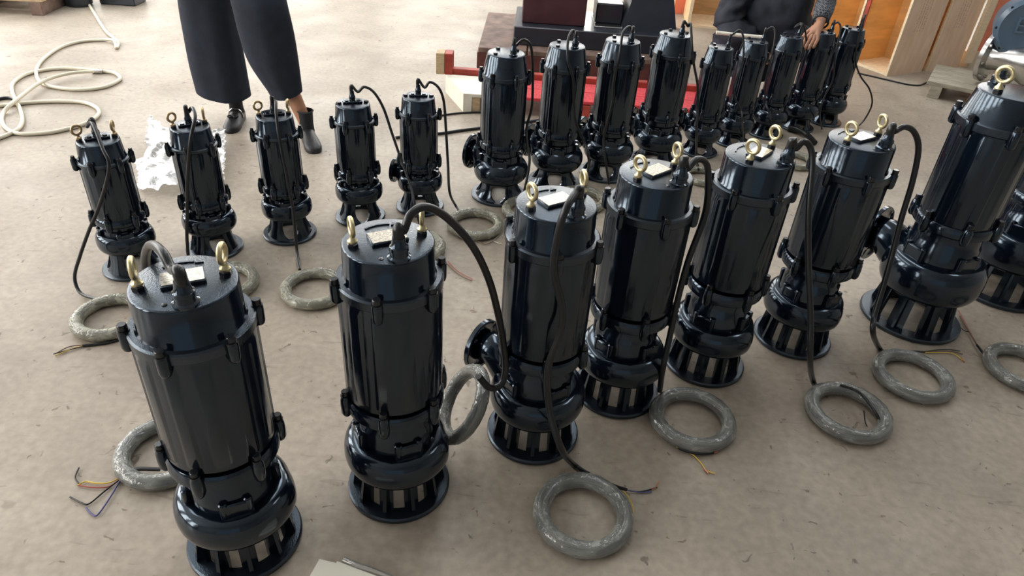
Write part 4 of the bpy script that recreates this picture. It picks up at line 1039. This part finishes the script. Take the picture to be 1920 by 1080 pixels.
def shoe(parent, toe, dr, inv_, deco):
    sd = Vector((-dr.y, dr.x, 0)); V = []; F = []
    secs = [(-.255, .028, .055), (-.24, .034, .075), (-.19, .036, .085), (-.14, .038, .070), (-.09, .044, .055), (-.045, .044, .043), (-.015, .034, .034), (0, .014, .022)]
    n = 16
    for (d, hw, hh) in secs:
        c = toe + dr * d
        for k in range(n):
            a = 2 * PI * k / n; x = math.cos(a); z = math.sin(a)
            zz = (z * .5 + .5) * hh if z > -.35 else 0.0
            V.append(inv_ @ (Vector((c.x, c.y, 0)) + sd * hw * (1.05 if z < 0 else 1.0) * x + Vector((0, 0, max(0.0, zz)))))
    for i in range(len(secs) - 1):
        for k in range(n): F.append((i * n + k, i * n + (k + 1) % n, (i + 1) * n + (k + 1) % n, (i + 1) * n + k))
    F.append(tuple(range(n))); F.append(tuple(range((len(secs) - 1) * n, len(secs) * n)))
    o = ob('shoe', MB().add(V, F).mesh('shoe', 'shoe', 60), parent)
    if deco:
        c = toe - dr * .105
        ob('bow', MB().torus(.012, .005, 14, 6, Matrix.Translation(inv_ @ (c + sd * .014 + Vector((0, 0, .060))))).torus(.012, .005, 14, 6, Matrix.Translation(inv_ @ (c - sd * .014 + Vector((0, 0, .060))))).mesh('bow', 'sock', 60), o)
        ob('strap', MB().tube([inv_ @ (toe - dr * .165 + sd * .040 * math.cos(t) + Vector((0, 0, .030 + .055 * math.sin(t)))) for t in [PI * i / 10 for i in range(11)]], .005, 6).mesh('strap', 'inox', 60), o)
    return o
shoe(per, toeL, dirL, inv, True); shoe(per, toeR, dirR, inv, False)
for an, top_ in ((ankL, .24), (ankR, .17)):
    ob('sock', MB().lathe([(.030, 0), (.040, .0), (.037, .04), (.040, .12), (.046, top_ - .055), (.040, top_ - .055)], 20, Matrix.Translation(inv @ Vector((an.x, an.y, .05)))).mesh('sock', 'sock', 60), per)

# --- crouching person behind the cluster
pc = Vector((1.62, 5.02, .24))
p2 = empty('person', 'crouching person in dark jacket with checked sleeve gripping a pump', 'person', T(pc.x, pc.y, 0))
inv2 = p2.matrix_basis.inverted()
wristR = AT(1537, 47, 4.34); 
elbR = Vector((wristR.x + .10, 4.62, wristR.z + .13))
shR = Vector((1.84, 4.80, .93)); shL = Vector((1.42, 4.84, .92))
elbL = AT(1356, 48, 4.70); wristL = AT(1425, 100, 4.66)
kneL = AT(1372, 62, 4.60); kneR = AT(1500, 40, 4.62)
kneL.z = .47; kneR.z = .50
chest = Vector((1.62, 4.83, .78)); bel = Vector((1.62, 4.92, .52))
nkp = Vector((1.60, 4.72, 1.02))
K = Skel(); pel = K.p(pc, .13)
b1 = K.chain(pel, [(bel, .125), (chest, .14)])
n1 = K.chain(b1, [(nkp, .055)])
td = Vector((-.05, -.35, .93)).normalized(); fd = Vector((-.1, -.93, -.35)).normalized()
hc2 = head(K, n1, td, fd)
for kn, fx in ((kneL, kneL.x + .02), (kneR, kneR.x + .04)):
    an = Vector((fx, 4.86, .09))
    sg = -1 if kn is kneL else 1
    K.chain(pel, [(pc + Vector((sg * .12, -.02, .0)), .085), (kn, .058), (an, .04), (an + Vector((0, -.16, -.055)), .03)])
for sh, el, wr in ((shL, elbL, wristL), (shR, elbR, wristR)):
    K.chain(b1, [((sh + chest) / 2 + Vector((0, 0, .06)), .06), (sh, .052), (el, .040), (wr, .027)])
    wi = len(K.v) - 1
    if wr is wristR:
        tip = AT(1505, 104, 4.20)
        f = (tip - wr).normalized(); sd = Vector((.75, -.1, .25)); sd = (sd - f * sd.dot(f)).normalized(); up = sd.cross(f); 
        if up.y > 0: up = -up
        K.hand(wi, f, up, sd, 1, .18, 1.12)
    else:
        K.hand(wi, Vector((.8, -.5, -.1)), Vector((0, -.2, 1)), Vector((.5, .8, 0)), -1, .9)
ob('body', skin_mesh('body', [inv2 @ v for v in K.v], K.e, K.r, 'skin'), p2)
J = Skel(); j0 = J.p(pc + Vector((0, -.05, .10)), .24); jb = J.chain(j0, [(bel + Vector((-.06, -.06, 0)), .29), (chest, .25), ((chest + nkp) / 2 + Vector((0, 0, .02)), .10)])
J.chain(jb - 1, [((shL + chest) / 2 + Vector((0, 0, .05)), .085), (shL, .08), ((shL + elbL) / 2, .075), (elbL, .095), (wristL, .06)])
ob('jacket', skin_mesh('jacket', [inv2 @ v for v in J.v], J.e, J.r, 'jacket', sub=3, fold=.020), p2)
J = Skel(); a0 = J.p((shR + chest) / 2 + Vector((0, 0, .05)), .085); wq = wristR + (elbR - wristR) * .12
J.chain(a0, [(shR, .08), ((shR + elbR) / 2, .070), (elbR, .066), ((elbR + wq) / 2, .058), (wq, .050)])
ob('sleeve', skin_mesh('sleeve', [inv2 @ v for v in J.v], J.e, J.r, 'check', sub=3, fold=.006), p2)
cd = (wq - elbR).normalized()
ob('cuff', MB().torus(.043, .006, 24, 8, Matrix.Translation(inv2 @ (wq + cd * .012)) @ cd.to_track_quat('Z', 'Y').to_matrix().to_4x4()).mesh('cuff', 'jacket', 60), p2)
J = Skel(); j0 = J.p(pc, .17)
for sg, kn in ((-1, kneL), (1, kneR)):
    an = Vector((kn.x + .03, 4.86, .13))
    J.chain(j0, [(pc + Vector((sg * .12, -.04, .02)), .115), ((pc + kn) / 2 + Vector((sg * .04, 0, .05)), .135), (kn, .12), ((kn + an) / 2, .09), (an, .058)])
ob('trousers', skin_mesh('trousers', [inv2 @ v for v in J.v], J.e, J.r, 'jacket', sub=3, fold=.016), p2)
face_parts(p2, inv2 @ K.v[hc2], td, fd)
for kn in (kneL, kneR): shoe(p2, Vector((kn.x + .03, 4.66, 0)), Vector((0, -1, 0)), inv2, False)
st = MB().tube([AT(1343, 61, 4.40), AT(1385, 66, 4.39), AT(1432, 70, 4.38)], .011, 12).mesh('wooden_stick', 'whiteboard', 60)
tag(ob('wooden_stick', st), 'pale wooden stick held across by the crouching person', 'stick')
